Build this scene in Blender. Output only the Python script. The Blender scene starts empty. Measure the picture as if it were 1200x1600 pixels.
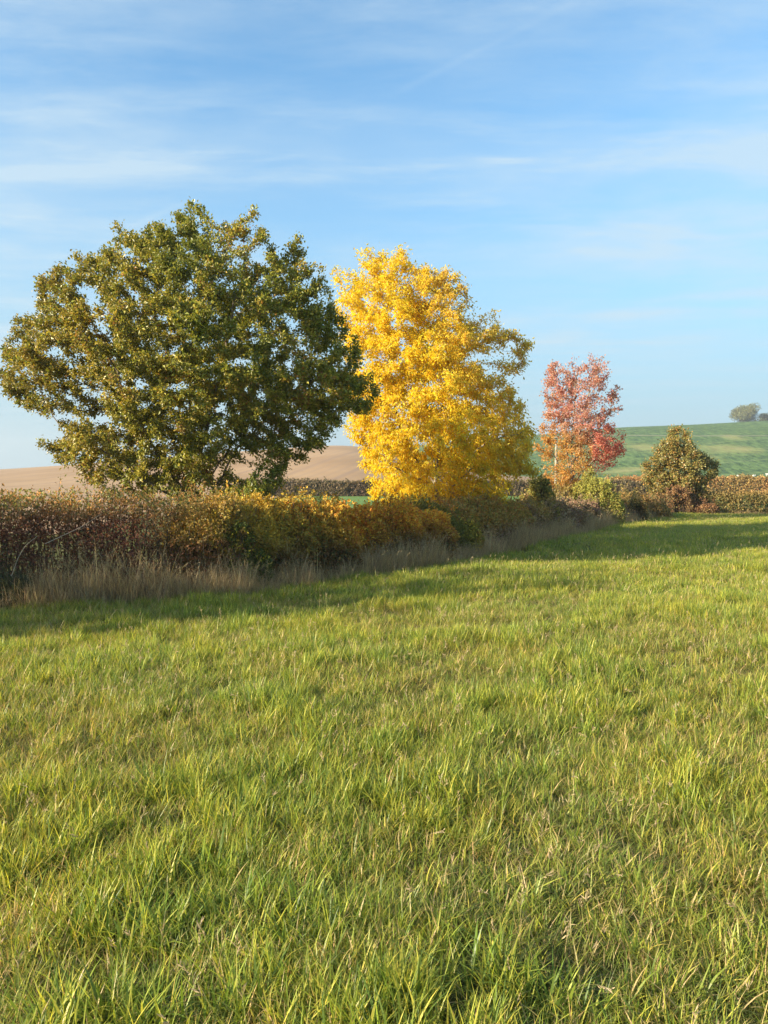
import bpy, math
import numpy as np
from mathutils import Vector
sc = bpy.context.scene
C = sc.collection
rng = np.random.default_rng(11)
R = math.radians

# ------------------------------------------------------------------ camera
CAM_H, FPX, HOR = 2.4, 1180.0, 750.0
PITCH = math.atan((800.0 - HOR) / FPX)
cam = bpy.data.cameras.new('camera')
camo = bpy.data.objects.new('camera', cam)
C.objects.link(camo)
camo.location = (0, 0, CAM_H)
camo.rotation_euler = (math.pi / 2 - PITCH, 0, 0)
cam.sensor_fit = 'VERTICAL'
cam.sensor_height = 24
cam.lens = 24 * FPX / 1600
cam.clip_start = 0.05
cam.clip_end = 12000
sc.camera = camo

# ------------------------------------------------------------------ light
SUN_AZ = 180 + 63.5        # clockwise from +Y
SUN_EL = 20.0
HAZE = 0.00036
az, el = R(SUN_AZ), R(SUN_EL)
TO_SUN = Vector((math.sin(az) * math.cos(el), math.cos(az) * math.cos(el), math.sin(el)))
sun = bpy.data.lights.new('sun', 'SUN')
sun.energy = 4.4
sun.angle = R(0.9)
sun.color = (1.0, 0.85, 0.61)
suno = bpy.data.objects.new('sun', sun)
C.objects.link(suno)
suno.rotation_euler = TO_SUN.to_track_quat('Z', 'Y').to_euler()
sc.view_settings.view_transform = 'Standard'
sc.view_settings.look = 'None'
sc.view_settings.gamma = 1
sc.view_settings.use_curve_mapping = False
sc.view_settings.exposure = 1.75
sc.cycles.max_bounces = 8
sc.cycles.diffuse_bounces = 4
sc.cycles.transmission_bounces = 5
sc.cycles.transparent_max_bounces = 8
sc.cycles.use_adaptive_sampling = False
sc.cycles.use_denoising = True
sc.cycles.denoising_input_passes = 'RGB_ALBEDO_NORMAL'
sc.cycles.denoising_prefilter = 'ACCURATE'


class NT:
    def __init__(s, nt):
        s.nt = nt
        nt.nodes.clear()

    def n(s, t, _in=None, **kw):
        nd = s.nt.nodes.new(t)
        for k, v in kw.items():
            setattr(nd, k, v)
        for k, v in (_in or {}).items():
            s.set(nd, k, v)
        return nd

    def set(s, nd, k, v):
        sk = nd.inputs[k]
        if isinstance(v, bpy.types.NodeSocket):
            s.nt.links.new(v, sk)
        elif isinstance(v, bpy.types.Node):
            s.nt.links.new(v.outputs[0], sk)
        else:
            sk.default_value = v

    def m(s, op, a, b=0.0, c=None, clamp=False):
        d = {0: a, 1: b}
        if c is not None:
            d[2] = c
        return s.n('ShaderNodeMath', d, operation=op, use_clamp=clamp).outputs[0]

    def mix(s, f, a, b, blend='MIX'):
        nd = s.n('ShaderNodeMix', data_type='RGBA', blend_type=blend)
        s.set(nd, 0, f)
        s.set(nd, 6, a)
        s.set(nd, 7, b)
        return nd.outputs[2]

    def noise(s, vec, scale, detail=3.0, rough=0.5, dist=0.0):
        return s.n('ShaderNodeTexNoise', {'Vector': vec, 'Scale': scale, 'Detail': detail, 'Roughness': rough, 'Distortion': dist}).outputs[0]

    def mapping(s, vec, loc=(0, 0, 0), rot=(0, 0, 0), scale=(1, 1, 1)):
        return s.n('ShaderNodeMapping', {'Vector': vec, 'Location': loc, 'Rotation': rot, 'Scale': scale}).outputs[0]

    def ss(s, x, lo, hi):
        nd = s.n('ShaderNodeMapRange', {'Value': x, 'From Min': lo, 'From Max': hi}, interpolation_type='SMOOTHSTEP')
        return nd.outputs[0]


def rgb(r, g, b):
    return (r, g, b, 1.0)


# sky: physical sky with thin cirrus spread on a high cloud plane
w = bpy.data.worlds.new('World')
sc.world = w
w.use_nodes = True
t = NT(w.node_tree)
sky = t.n('ShaderNodeTexSky', sky_type='NISHITA', sun_disc=False, sun_elevation=el, sun_rotation=az,
          altitude=0, air_density=1.0, dust_density=0.5, ozone_density=2.5)
tc = t.n('ShaderNodeTexCoord').outputs['Generated']
sep = t.n('ShaderNodeSeparateXYZ', {0: tc})
zc = t.m('MAXIMUM', sep.outputs[2], 0.03)
u = t.m('DIVIDE', sep.outputs[0], zc)
v = t.m('DIVIDE', sep.outputs[1], zc)
uv = t.n('ShaderNodeCombineXYZ', {0: u, 1: v}).outputs[0]
warp = t.n('ShaderNodeTexNoise', {'Vector': uv, 'Scale': 0.7, 'Detail': 3.0})
wv = t.n('ShaderNodeVectorMath', {0: warp.outputs[1], 1: (0.5, 0.5, 0.5)}, operation='SUBTRACT').outputs[0]
wv = t.n('ShaderNodeVectorMath', {0: wv, 'Scale': 0.38}, operation='SCALE').outputs[0]
uvw = t.n('ShaderNodeVectorMath', {0: uv, 1: wv}, operation='ADD').outputs[0]
n1 = t.noise(t.mapping(uvw, (3.1, 0, 0), (0, 0, R(10)), (0.8, 1.3, 1)), 1.0, 10, 0.62)
n2 = t.noise(t.mapping(uvw, (7.1, 2, 0), (0, 0, R(-16)), (0.9, 3.4, 1)), 1.3, 9, 0.62)
n3 = t.noise(t.mapping(uv, (1.7, 5, 0), (0, 0, 0), (0.5, 0.8, 1)), 0.9, 2, 0.5)
c1 = t.ss(n1, 0.32, 0.85)
c2 = t.ss(n2, 0.42, 0.80)
c3 = t.ss(n3, 0.22, 0.62)
# the broad cirrus band lying across the view at about 22 degrees up
bd = t.m('SUBTRACT', t.n('ShaderNodeSeparateXYZ', {0: uvw}).outputs[1], 2.42)
bd = t.m('DIVIDE', bd, 0.30)
band = t.m('POWER', 2.718, t.m('MULTIPLY', t.m('MULTIPLY', bd, bd), -1.0))
cl = t.m('MULTIPLY', c1, c3)
cl = t.m('ADD', t.m('MULTIPLY', cl, 0.95), t.m('MULTIPLY', t.m('MULTIPLY', c2, c3), 0.32))
cl = t.m('ADD', cl, t.m('MULTIPLY', band, t.m('MULTIPLY_ADD', c2, 0.55, 0.16)))


def trail(p, q, wd, amt):
    # an old contrail: soft straight streak between two points of the cloud plane
    px, py = q[0] - p[0], q[1] - p[1]
    L = math.hypot(px, py)
    px, py = px / L, py / L
    du, dv = t.m('SUBTRACT', u, p[0]), t.m('SUBTRACT', v, p[1])
    al = t.m('ADD', t.m('MULTIPLY', du, px), t.m('MULTIPLY', dv, py))
    ac = t.m('SUBTRACT', t.m('MULTIPLY', du, py), t.m('MULTIPLY', dv, px))
    g = t.m('DIVIDE', ac, wd)
    g = t.m('POWER', 2.718, t.m('MULTIPLY', t.m('MULTIPLY', g, g), -1.0))
    g = t.m('MULTIPLY', g, t.ss(al, 0.0, 0.15 * L))
    g = t.m('MULTIPLY', g, t.ss(al, L, 0.8 * L))
    return t.m('MULTIPLY', g, amt)


def sky_uv(px, py):
    x, yd = (px - 600) / FPX, (800 - py) / FPX
    cy, sy = math.cos(PITCH), math.sin(PITCH)
    Y, Z = cy + yd * sy, -sy + yd * cy
    return (x / Z, Y / Z)


for a, b, wd, am in (((600, 155), (960, -30), .014, .06), ((195, 358), (300, 312), .022, .14), ((920, 340), (1150, 376), .04, .18), ((-40, 282), (240, 250), .05, .22)):
    cl = t.m('ADD', cl, trail(sky_uv(*a), sky_uv(*b), wd, am))
cl = t.m('MULTIPLY', cl, t.m('MULTIPLY', t.ss(sep.outputs[2], 0.02, 0.22), 1.35))
cl = t.m('MINIMUM', cl, 0.85)
lift = t.m('MULTIPLY_ADD', t.ss(sep.outputs[2], 0.50, 0.0), 0.96, 0.0)
skyc = t.mix(1.0, sky.outputs[0], rgb(0.50, 0.77, 0.81), 'MULTIPLY')
skyc = t.mix(lift, skyc, rgb(1.22, 1.72, 2.02))
skyc = t.mix(t.m('MULTIPLY', cl, 0.9), skyc, rgb(1.75, 2.2, 2.5))
bg = t.n('ShaderNodeBackground', {'Color': skyc, 'Strength': 0.11})
t.n('ShaderNodeOutputWorld', {0: bg.outputs[0]})


# ------------------------------------------------------------------ placing helpers
def ray(px, py):
    x, yd = (px - 600) / FPX, (800 - py) / FPX
    cy, sy = math.cos(PITCH), math.sin(PITCH)
    return np.array([x, cy + yd * sy, -sy + yd * cy])


def at(px, py, Y):
    d = ray(px, py)
    return np.array([0, 0, CAM_H]) + d * (Y / d[1])


def gnd(px, py):
    d = ray(px, py)
    return (d * (CAM_H / -d[2]))[:2]


def gz(x, y):
    f = np.clip((70 - y) / 15, 0, 1)
    return f * (0.035 * np.sin(0.55 * x + 0.31 * y + 1) + 0.03 * np.sin(0.83 * y - 0.4 * x) + 0.015 * np.sin(1.9 * x + 2.3 * y))


def tag(o, label=None, cat=None, group=None, kind=None):
    for k, val in (('label', label), ('category', cat), ('group', group), ('kind', kind)):
        if val:
            o[k] = val
    return o


def thing(name, loc, label, cat, group=None):
    o = bpy.data.objects.new(name, None)
    o.empty_display_size = 0.3
    C.objects.link(o)
    o.location = loc
    return tag(o, label, cat, group)


def mesh(name, V, F, mat, parent=None, col=None, smooth=False, origin=None):
    """one mesh object from arrays; V in world space"""
    V = np.asarray(V, np.float32)
    F = np.asarray(F, np.int32)
    org = np.array(origin if origin is not None else (parent.location if parent else (0, 0, 0)), np.float32)
    me = bpy.data.meshes.new(name)
    me.vertices.add(len(V))
    me.vertices.foreach_set('co', (V - org).ravel())
    k = F.shape[1]
    me.loops.add(F.size)
    me.loops.foreach_set('vertex_index', F.ravel())
    me.polygons.add(len(F))
    me.polygons.foreach_set('loop_start', np.arange(0, F.size, k, dtype=np.int32))
    me.polygons.foreach_set('use_smooth', np.full(len(F), smooth))
    if col is not None:
        a = me.color_attributes.new('tint', 'FLOAT_COLOR', 'POINT')
        c4 = np.ones((len(V), 4), np.float32)
        c4[:, :3] = col
        a.data.foreach_set('color', c4.ravel())
    me.update(calc_edges=True)
    me.materials.append(mat)
    o = bpy.data.objects.new(name, me)
    C.objects.link(o)
    if parent:
        o.parent = parent
    elif origin is not None:
        o.location = origin
    return o


def norm(a):
    return a / np.maximum(np.linalg.norm(a, axis=-1, keepdims=True), 1e-9)


LAT = rng.random((32, 32, 32))


def noise3(P, s=1.0, off=0.0):
    """smooth lattice noise, 0..1"""
    q = np.asarray(P) * s + off
    i = np.floor(q).astype(int)
    f = q - i
    f = f * f * (3 - 2 * f)
    r = 0
    for dx in (0, 1):
        for dy in (0, 1):
            for dz in (0, 1):
                wt = (f[:, 0] if dx else 1 - f[:, 0]) * (f[:, 1] if dy else 1 - f[:, 1]) * (f[:, 2] if dz else 1 - f[:, 2])
                r = r + wt * LAT[(i[:, 0] + dx) % 32, (i[:, 1] + dy) % 32, (i[:, 2] + dz) % 32]
    return r


# ------------------------------------------------------------------ materials
def leaf_mat(name, transl=0.42, rough=0.5, spec=0.35, tcol=(1.25, 1.15, 0.7)):
    m = bpy.data.materials.new(name)
    m.use_nodes = True
    t = NT(m.node_tree)
    a = t.n('ShaderNodeAttribute', attribute_name='tint').outputs[0]
    g = t.n('ShaderNodeNewGeometry')
    nz = t.noise(g.outputs['Position'], 28.0, 2, 0.6)
    cc = t.mix(1.0, a, t.n('ShaderNodeCombineXYZ', {0: t.m('MULTIPLY_ADD', nz, 0.6, 0.7), 1: t.m('MULTIPLY_ADD', nz, 0.6, 0.7), 2: 1.0}).outputs[0], 'MULTIPLY')
    p = t.n('ShaderNodeBsdfPrincipled', {'Base Color': cc, 'Roughness': rough, 'Specular IOR Level': spec})
    tr = t.n('ShaderNodeBsdfTranslucent', {'Color': t.mix(1.0, cc, rgb(*tcol), 'MULTIPLY')})
    mx = t.n('ShaderNodeMixShader', {0: transl, 1: p.outputs[0], 2: tr.outputs[0]})
    t.n('ShaderNodeOutputMaterial', {0: mx.outputs[0]})
    return m


def bark_mat(name, c0, c1, scale=9.0):
    m = bpy.data.materials.new(name)
    m.use_nodes = True
    t = NT(m.node_tree)
    pos = t.n('ShaderNodeNewGeometry').outputs['Position']
    n = t.noise(t.mapping(pos, scale=(1, 1, 0.3)), scale, 6, 0.65)
    n2 = t.noise(pos, 2.3, 3)
    cc = t.mix(t.ss(n, 0.3, 0.7), rgb(*c0), rgb(*c1))
    cc = t.mix(t.ss(n2, 0.5, 0.75), cc, rgb(0.10, 0.12, 0.05))
    b = t.n('ShaderNodeBump', {'Strength': 0.7, 'Distance': 0.02, 'Height': n})
    p = t.n('ShaderNodeBsdfPrincipled', {'Base Color': cc, 'Roughness': 0.9, 'Specular IOR Level': 0.2, 'Normal': b.outputs[0]})
    t.n('ShaderNodeOutputMaterial', {0: p.outputs[0]})
    return m


def flat_mat(name, c, rough=0.8, var=0.3, scale=6.0):
    m = bpy.data.materials.new(name)
    m.use_nodes = True
    t = NT(m.node_tree)
    pos = t.n('ShaderNodeNewGeometry').outputs['Position']
    n = t.noise(pos, scale, 4, 0.6)
    cc = t.mix(n, rgb(*[x * (1 - var) for x in c]), rgb(*[min(1, x * (1 + var)) for x in c]))
    p = t.n('ShaderNodeBsdfPrincipled', {'Base Color': cc, 'Roughness': rough, 'Specular IOR Level': 0.25})
    t.n('ShaderNodeOutputMaterial', {0: p.outputs[0]})
    return m


M_OAK = leaf_mat('oak_leaf', 0.36, 0.42, 0.5)
M_YEL = leaf_mat('ash_leaf', 0.6, 0.5, 0.3, (1.15, 1.0, 0.6))
M_HEDGE = leaf_mat('hedge_leaf', 0.36, 0.55, 0.3)
M_FAR = leaf_mat('far_leaf', 0.35, 0.7, 0.1)
M_BARK = bark_mat('oak_bark', (0.07, 0.055, 0.042), (0.19, 0.155, 0.12))
M_BARK2 = bark_mat('grey_bark', (0.13, 0.115, 0.095), (0.30, 0.27, 0.22))
M_STEM = bark_mat('stem_bark', (0.06, 0.04, 0.035), (0.14, 0.10, 0.075), 20)

# ------------------------------------------------------------------ ground and hills


def grid_sheet(name, xs, ys, zf, mat, smooth=True):
    X, Yv = np.meshgrid(xs, ys)
    Z = zf(X, Yv)
    V = np.stack([X, Yv, Z], -1).reshape(-1, 3)
    nx, ny = len(xs), len(ys)
    i = (np.arange(ny - 1)[:, None] * nx + np.arange(nx - 1)[None, :]).ravel()
    F = np.stack([i, i + 1, i + nx + 1, i + nx], -1)
    o = mesh(name, V, F, mat, smooth=smooth)
    return tag(o, kind='structure')


def ground_mat():
    m = bpy.data.materials.new('meadow_soil')
    m.use_nodes = True
    t = NT(m.node_tree)
    pos = t.n('ShaderNodeNewGeometry').outputs['Position']
    n = t.noise(pos, 9, 6, 0.7)
    n2 = t.noise(pos, 0.5, 3)
    cc = t.mix(t.ss(n, 0.35, 0.7), rgb(0.05, 0.055, 0.016), rgb(0.15, 0.15, 0.04))
    cc = t.mix(t.m('MULTIPLY', t.ss(n2, 0.45, 0.7), 0.5), cc, rgb(0.11, 0.095, 0.04))
    b = t.n('ShaderNodeBump', {'Strength': 0.8, 'Distance': 0.05, 'Height': n})
    p = t.n('ShaderNodeBsdfPrincipled', {'Base Color': cc, 'Roughness': 1.0, 'Specular IOR Level': 0.1, 'Normal': b.outputs[0]})
    t.n('ShaderNodeOutputMaterial', {0: p.outputs[0]})
    return m


def axis(lo, mid0, mid1, hi, n_mid, n_out):
    a = mid0 - np.geomspace(1, mid0 - lo + 1, n_out)[::-1] + 1
    b = mid1 + np.geomspace(1, hi - mid1 + 1, n_out) - 1
    return np.unique(np.concatenate([a, np.linspace(mid0, mid1, n_mid), b]))


grid_sheet('ground', axis(-4000, -45, 60, 4000, 180, 24), axis(-3000, -10, 75, 6000, 150, 24), gz, ground_mat())


def pasture_mat():
    m = bpy.data.materials.new('pasture')
    m.use_nodes = True
    t = NT(m.node_tree)
    pos = t.n('ShaderNodeNewGeometry').outputs['Position']
    n = t.noise(t.mapping(pos, scale=(0.3, 1, 1)), 0.8, 6, 0.65)
    cc = t.mix(t.ss(n, 0.35, 0.65), rgb(0.07, 0.15, 0.035), rgb(0.15, 0.22, 0.06))
    p = t.n('ShaderNodeBsdfPrincipled', {'Base Color': cc, 'Roughness': 1.0, 'Specular IOR Level': 0.1})
    t.n('ShaderNodeOutputMaterial', {0: p.outputs[0]})
    return m


grid_sheet('pasture_field', np.linspace(-14, 260, 30), np.linspace(60, 128, 12), lambda x, y: 0.02 + 0 * x, pasture_mat())


def hill(name, cx, cpy, Y0, Yc, mat, back=500):
    """cx: photo columns the crest passes, cpy: its height there; a rounded slope rising away from the camera"""
    tx = (np.array(cx) - 600) / FPX
    cz = np.array([at(600, p, Yc)[2] for p in cpy])
    ts = np.linspace(tx[0], tx[-1], 160)
    zz = np.interp(ts, tx, cz)
    k = np.hanning(13); k /= k.sum()
    zz = np.convolve(np.pad(zz, 6, mode='edge'), k, 'valid')
    ys = np.concatenate([np.linspace(Y0, Yc, 60), np.linspace(Yc, Yc + back, 16)[1:]])
    T, Yv = np.meshgrid(ts, ys)
    Zc = np.broadcast_to(zz, T.shape)
    f = np.clip((Yv - Y0) / (Yc - Y0), 0, 1)
    prof = np.sin(f * math.pi / 2) ** 1.25
    X = T * np.minimum(Yv, Yc * 1.0) + T * np.maximum(Yv - Yc, 0)
    Z = Zc * prof
    drop = np.clip((Yv - Yc) / back, 0, 1)
    Z = Z - drop ** 2 * (Zc + 5)
    P = np.stack([X, Yv, Z], -1).reshape(-1, 3)
    Pn = P.copy(); Pn[:, 2] = 0
    P[:, 2] += (noise3(Pn, 0.012) - 0.5) * 1.2 * np.clip(f.ravel() * 4, 0, 1) * (1 - drop.ravel())
    nx, ny = len(ts), len(ys)
    i = (np.arange(ny - 1)[:, None] * nx + np.arange(nx - 1)[None, :]).ravel()
    F = np.stack([i, i + 1, i + nx + 1, i + nx], -1)
    o = mesh(name, P, F, mat, smooth=True)
    tag(o, kind='structure')

    def height(x, y):
        tt = x / y
        f = min(max((y - Y0) / (Yc - Y0), 0), 1)
        p = np.array([[x, y, 0.0]])
        return float(np.interp(tt, ts, zz) * math.sin(f * math.pi / 2) ** 1.25 + (noise3(p, 0.012)[0] - .5) * 1.2 * min(f * 4, 1))
    return height


def plough_mat():
    m = bpy.data.materials.new('ploughed_soil')
    m.use_nodes = True
    t = NT(m.node_tree)
    pos = t.n('ShaderNodeNewGeometry').outputs['Position']
    n = t.noise(pos, 0.02, 4, 0.6)
    n2 = t.noise(pos, 0.35, 8, 0.75)
    mp = t.mapping(pos, rot=(0, 0, R(9)))
    wv = t.n('ShaderNodeTexWave', {'Vector': mp, 'Scale': 0.10, 'Distortion': 1.6, 'Detail': 3.0, 'Detail Scale': 0.4}, bands_direction='X').outputs[1]
    wv2 = t.n('ShaderNodeTexWave', {'Vector': mp, 'Scale': 0.022, 'Distortion': 0.6, 'Detail': 1.0, 'Detail Scale': 0.2}, bands_direction='X').outputs[1]
    cc = t.mix(t.ss(n, 0.35, 0.65), rgb(0.26, 0.165, 0.09), rgb(0.34, 0.225, 0.13))
    cc = t.mix(t.m('MULTIPLY', t.ss(wv, 0.4, 0.95), 0.30), cc, rgb(0.24, 0.17, 0.12))
    cc = t.mix(t.m('MULTIPLY', t.ss(wv2, 0.93, 1.0), 0.5), cc, rgb(0.22, 0.15, 0.11))
    cc = t.mix(t.m('MULTIPLY', t.ss(n2, 0.5, 0.8), 0.3), cc, rgb(0.24, 0.19, 0.12))
    p = t.n('ShaderNodeBsdfPrincipled', {'Base Color': cc, 'Roughness': 1.0, 'Specular IOR Level': 0.1})
    t.n('ShaderNodeOutputMaterial', {0: p.outputs[0]})
    return m


PATCHES = [(197, 430, 20, 20), (155, 442, 15, 24), (165, 408, 13, 14), (123, 374, 20, 11), (218, 470, 10, 12), (118, 430, 12, 22)]


def crop_mat():
    m = bpy.data.materials.new('green_crop')
    m.use_nodes = True
    t = NT(m.node_tree)
    pos = t.n('ShaderNodeNewGeometry').outputs['Position']
    wp = t.n('ShaderNodeTexNoise', {'Vector': pos, 'Scale': 0.03, 'Detail': 3.0})
    pw = t.n('ShaderNodeVectorMath', {0: pos, 1: t.n('ShaderNodeVectorMath', {0: wp.outputs[1], 'Scale': 26.0}, operation='SCALE').outputs[0]}, operation='ADD').outputs[0]
    big = t.noise(t.mapping(pw, (0.9, 0, 0), (0, 0, R(-12)), (1, 0.42, 1)), 0.017, 3, 0.55)
    fine = t.noise(t.mapping(pos, scale=(0.35, 0.10, 0.35)), 1.1, 8, 0.85)
    streak = t.noise(t.mapping(pos, rot=(0, 0, R(34)), scale=(0.10, 0.32, 0.1)), 0.9, 8, 0.8)
    f = t.m('ADD', t.m('MULTIPLY', big, 1.0), t.m('MULTIPLY', t.m('SUBTRACT', streak, 0.5), 0.35))
    patch = t.ss(f, 0.53, 0.66)
    green = t.mix(t.ss(fine, 0.40, 0.60), rgb(0.015, 0.048, 0.015), rgb(0.11, 0.18, 0.05))
    tan = t.mix(t.ss(streak, 0.4, 0.6), rgb(0.40, 0.32, 0.14), rgb(0.18, 0.21, 0.06))
    sy = t.n('ShaderNodeSeparateXYZ', {0: pos}).outputs[1]
    sx = t.n('ShaderNodeSeparateXYZ', {0: pw}).outputs[0]
    sy = t.n('ShaderNodeSeparateXYZ', {0: pw}).outputs[1]
    tot = None
    for cx_, cy_, rx_, ry_ in PATCHES:
        a_ = t.m('DIVIDE', t.m('SUBTRACT', sx, cx_ + 13), rx_); b_ = t.m('DIVIDE', t.m('SUBTRACT', sy, cy_ + 13), ry_)
        e_ = t.m('POWER', 2.718, t.m('MULTIPLY', t.m('ADD', t.m('MULTIPLY', a_, a_), t.m('MULTIPLY', b_, b_)), -1.0))
        tot = e_ if tot is None else t.m('ADD', tot, e_)
    patch = t.ss(t.m('ADD', tot, t.m('MULTIPLY', t.m('SUBTRACT', streak, 0.5), 3.2)), 0.3, 1.0)
    # hidden ends of the drilled rows near the crest
    cc = t.mix(t.m('MULTIPLY', patch, 0.6), green, tan)
    tl = t.n('ShaderNodeTexWave', {'Vector': t.mapping(pos, rot=(0, 0, R(74))), 'Scale': 0.012, 'Distortion': 1.0, 'Detail': 1.0, 'Detail Scale': 0.15}, bands_direction='X').outputs[1]
    cc = t.mix(t.m('MULTIPLY', t.ss(tl, 0.95, 1.0), 0.14), cc, rgb(0.30, 0.33, 0.15))
    p = t.n('ShaderNodeBsdfPrincipled', {'Base Color': cc, 'Roughness': 1.0, 'Specular IOR Level': 0.1})
    t.n('ShaderNodeOutputMaterial', {0: p.outputs[0]})
    return m


grid_sheet('ploughed_field', np.linspace(-260, -14.5, 20), np.linspace(32, 128.2, 12), lambda x, y: 0.03 + 0 * x, plough_mat())
hb = hill('ploughed_hill', [-900, -300, 0, 100, 370, 450, 530, 580, 640, 760, 900], [748, 742, 735, 729, 710, 704, 698, 702, 716, 741, 749], 128, 400, plough_mat(), 200)
hg = hill('crop_hill', [380, 560, 700, 840, 960, 1080, 1200, 1500, 2300], [738, 708, 693, 683, 672, 666, 660, 652, 650], 330, 650, crop_mat(), 500)


# thin autumn haze filling the air
hm = bpy.data.materials.new('haze_air')
hm.use_nodes = True
t = NT(hm.node_tree)
pv = t.n('ShaderNodeVolumePrincipled', {'Color': rgb(0.93, 0.95, 1.0), 'Density': HAZE, 'Anisotropy': 0.35})
t.n('ShaderNodeOutputMaterial', {1: pv.outputs[0]})
hv = np.array([[x, y, z] for x in (-1300, 1400) for y in (-60, 1350) for z in (-7, 75)], float)
tag(mesh('haze', hv, np.array([[0, 1, 3, 2], [4, 6, 7, 5], [0, 4, 5, 1], [2, 3, 7, 6], [0, 2, 6, 4], [1, 5, 7, 3]]), hm), kind='stuff')


# ------------------------------------------------------------------ plant machinery
def tubes(A, B, ra, rb, DA, DB, sides=5):
    """truncated cones from A to B, all at once"""
    n = len(A)
    ang = np.arange(sides) / sides * 2 * math.pi
    out = []
    for P, r, D in ((A, ra, DA), (B, rb, DB)):
        ref = np.where(np.abs(D[:, 2:3]) > 0.9, np.array([[1.0, 0, 0]]), np.array([[0, 0, 1.0]]))
        s = norm(np.cross(D, ref)); q = np.cross(D, s)
        out.append(P[:, None] + r[:, None, None] * (s[:, None] * np.cos(ang)[None, :, None] + q[:, None] * np.sin(ang)[None, :, None]))
    V = np.concatenate(out, 1).reshape(-1, 3)
    b = np.arange(n)[:, None] * 2 * sides
    k = np.arange(sides)[None, :]
    F = np.stack([b + k, b + (k + 1) % sides, b + sides + (k + 1) % sides, b + sides + k], -1).reshape(-1, 4)
    return V, F


def leaf_mesh(P, D, N, L, W, col):
    """one folded, pointed leaf (two triangles) per point"""
    n = len(P)
    D = norm(D); S = norm(np.cross(D, N)); Nn = np.cross(S, D)
    L = np.broadcast_to(L, (n,))[:, None]; W = np.broadcast_to(W, (n,))[:, None]
    mid = P + D * L * 0.5
    up = Nn * W * 0.28
    V = np.stack([P, mid + S * W * 0.5 + up, P + D * L, mid - S * W * 0.5 + up], 1).reshape(-1, 3)
    b = np.arange(n)[:, None] * 4
    F = (b[:, :, None] + np.array([[[0, 1, 2], [0, 2, 3]]])).reshape(-1, 3)
    return V, F, np.repeat(col, 4, 0)


def in_poly(px, py, poly):
    x0, y0 = poly[:, 0], poly[:, 1]
    x1, y1 = np.roll(x0, -1), np.roll(y0, -1)
    ins = np.zeros(len(px), bool)
    d = np.full(len(px), 1e9)
    for a, b, c, e in zip(x0, y0, x1, y1):
        cond = ((b > py) != (e > py)) & (px < (c - a) * (py - b) / (e - b + 1e-12) + a)
        ins ^= cond
        L2 = (c - a) ** 2 + (e - b) ** 2
        tt = np.clip(((px - a) * (c - a) + (py - b) * (e - b)) / L2, 0, 1)
        d = np.minimum(d, np.hypot(px - a - tt * (c - a), py - b - tt * (e - b)))
    return ins, d


def crown_points(outline, Y, n, depth_r, voids=(), clump=0.45, cs=1.0, shell=0.0):
    """points filling a rounded crown whose broad side has the given outline; outline given as photo points at distance Y"""
    W = np.array([at(p[0], p[1], Y) for p in outline])
    poly = W[:, [0, 2]]
    vps = []
    for vo in voids:
        q = np.array([at(p[0], p[1], Y) for p in vo]); vps.append(q[:, [0, 2]])
    lo, hi = poly.min(0), poly.max(0)
    out = []
    tot = 0
    while tot < n:
        q = lo + (hi - lo) * rng.random((n * 3, 2))
        ins, d = in_poly(q[:, 0], q[:, 1], poly)
        q, d = q[ins], d[ins]
        h = depth_r * np.maximum(np.minimum(d / (0.85 * d.max()), 1.0), 0.0) ** 0.75 + 0.05
        uu = rng.uniform(-1, 1, len(q))
        if shell:
            uu = np.sign(uu) * np.abs(uu) ** (1 - shell)
        y = Y + uu * h
        P = np.stack([q[:, 0], y, q[:, 1]], -1)
        keep = noise3(P, cs, 5.3) > clump + rng.normal(0, 0.04, len(P))
        for vp in vps:
            vi, _ = in_poly(q[:, 0], q[:, 1], vp)
            keep &= ~vi
        P = P[keep]
        out.append(P); tot += len(P)
    return np.concatenate(out)[:n]


def spikes(A, k, L):
    # leading shoots standing out of the crown's upper surface
    out = [A]
    ctr = A.mean(0)
    for _ in range(k):
        d = norm(rng.normal(0, 1, 3) + (0, 0, .8))
        p = A[np.argmax((A - ctr) @ d + rng.normal(0, .25, len(A)))]
        dd = norm(d * .5 + np.array([0, 0, .8]) + rng.normal(0, .2, 3))
        l = L * rng.uniform(.4, 1.2)
        f = np.linspace(.15, 1, 6)[:, None]
        out.append(p + dd * l * f + rng.normal(0, .03, (6, 3)))
    return np.concatenate(out)


def colonize(seeds, parents, attr, step, infl, kill, iters=140, up=0.0, wob=0.12):
    pos = [np.array(s, float) for s in seeds]
    par = list(parents)
    P = np.array(pos)
    A = attr.copy()
    nd = np.full(len(A), 1e9); ni = np.zeros(len(A), int)

    def upd(P0, base, nd, ni, A):
        for s in range(0, len(P0), 400):
            blk = P0[s:s + 400]
            dd = np.sqrt(np.maximum(((A[:, None] - blk[None]) ** 2).sum(-1), 0))
            k = dd.argmin(1); m = dd[np.arange(len(A)), k]
            b = m < nd
            nd[b] = m[b]; ni[b] = k[b] + base + s
    upd(P, 0, nd, ni, A)
    for it in range(iters):
        alive = nd > kill
        A, nd, ni = A[alive], nd[alive], ni[alive]
        if len(A) == 0:
            break
        act = nd < infl
        if not act.any():
            act = nd < nd.min() + step
        ids = ni[act]
        dirs = norm(A[act] - P[ids])
        u_, inv = np.unique(ids, return_inverse=True)
        sm = np.zeros((len(u_), 3)); np.add.at(sm, inv.ravel(), dirs)
        sm = norm(sm) + rng.normal(0, wob, sm.shape) + np.array([0, 0, up])
        newp = P[u_] + norm(sm) * step
        # drop new nodes that repeat an existing child
        base = len(P)
        P = np.concatenate([P, newp])
        par.extend(u_.tolist())
        upd(newp, base, nd, ni, A)
    return P, np.array(par)


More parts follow.
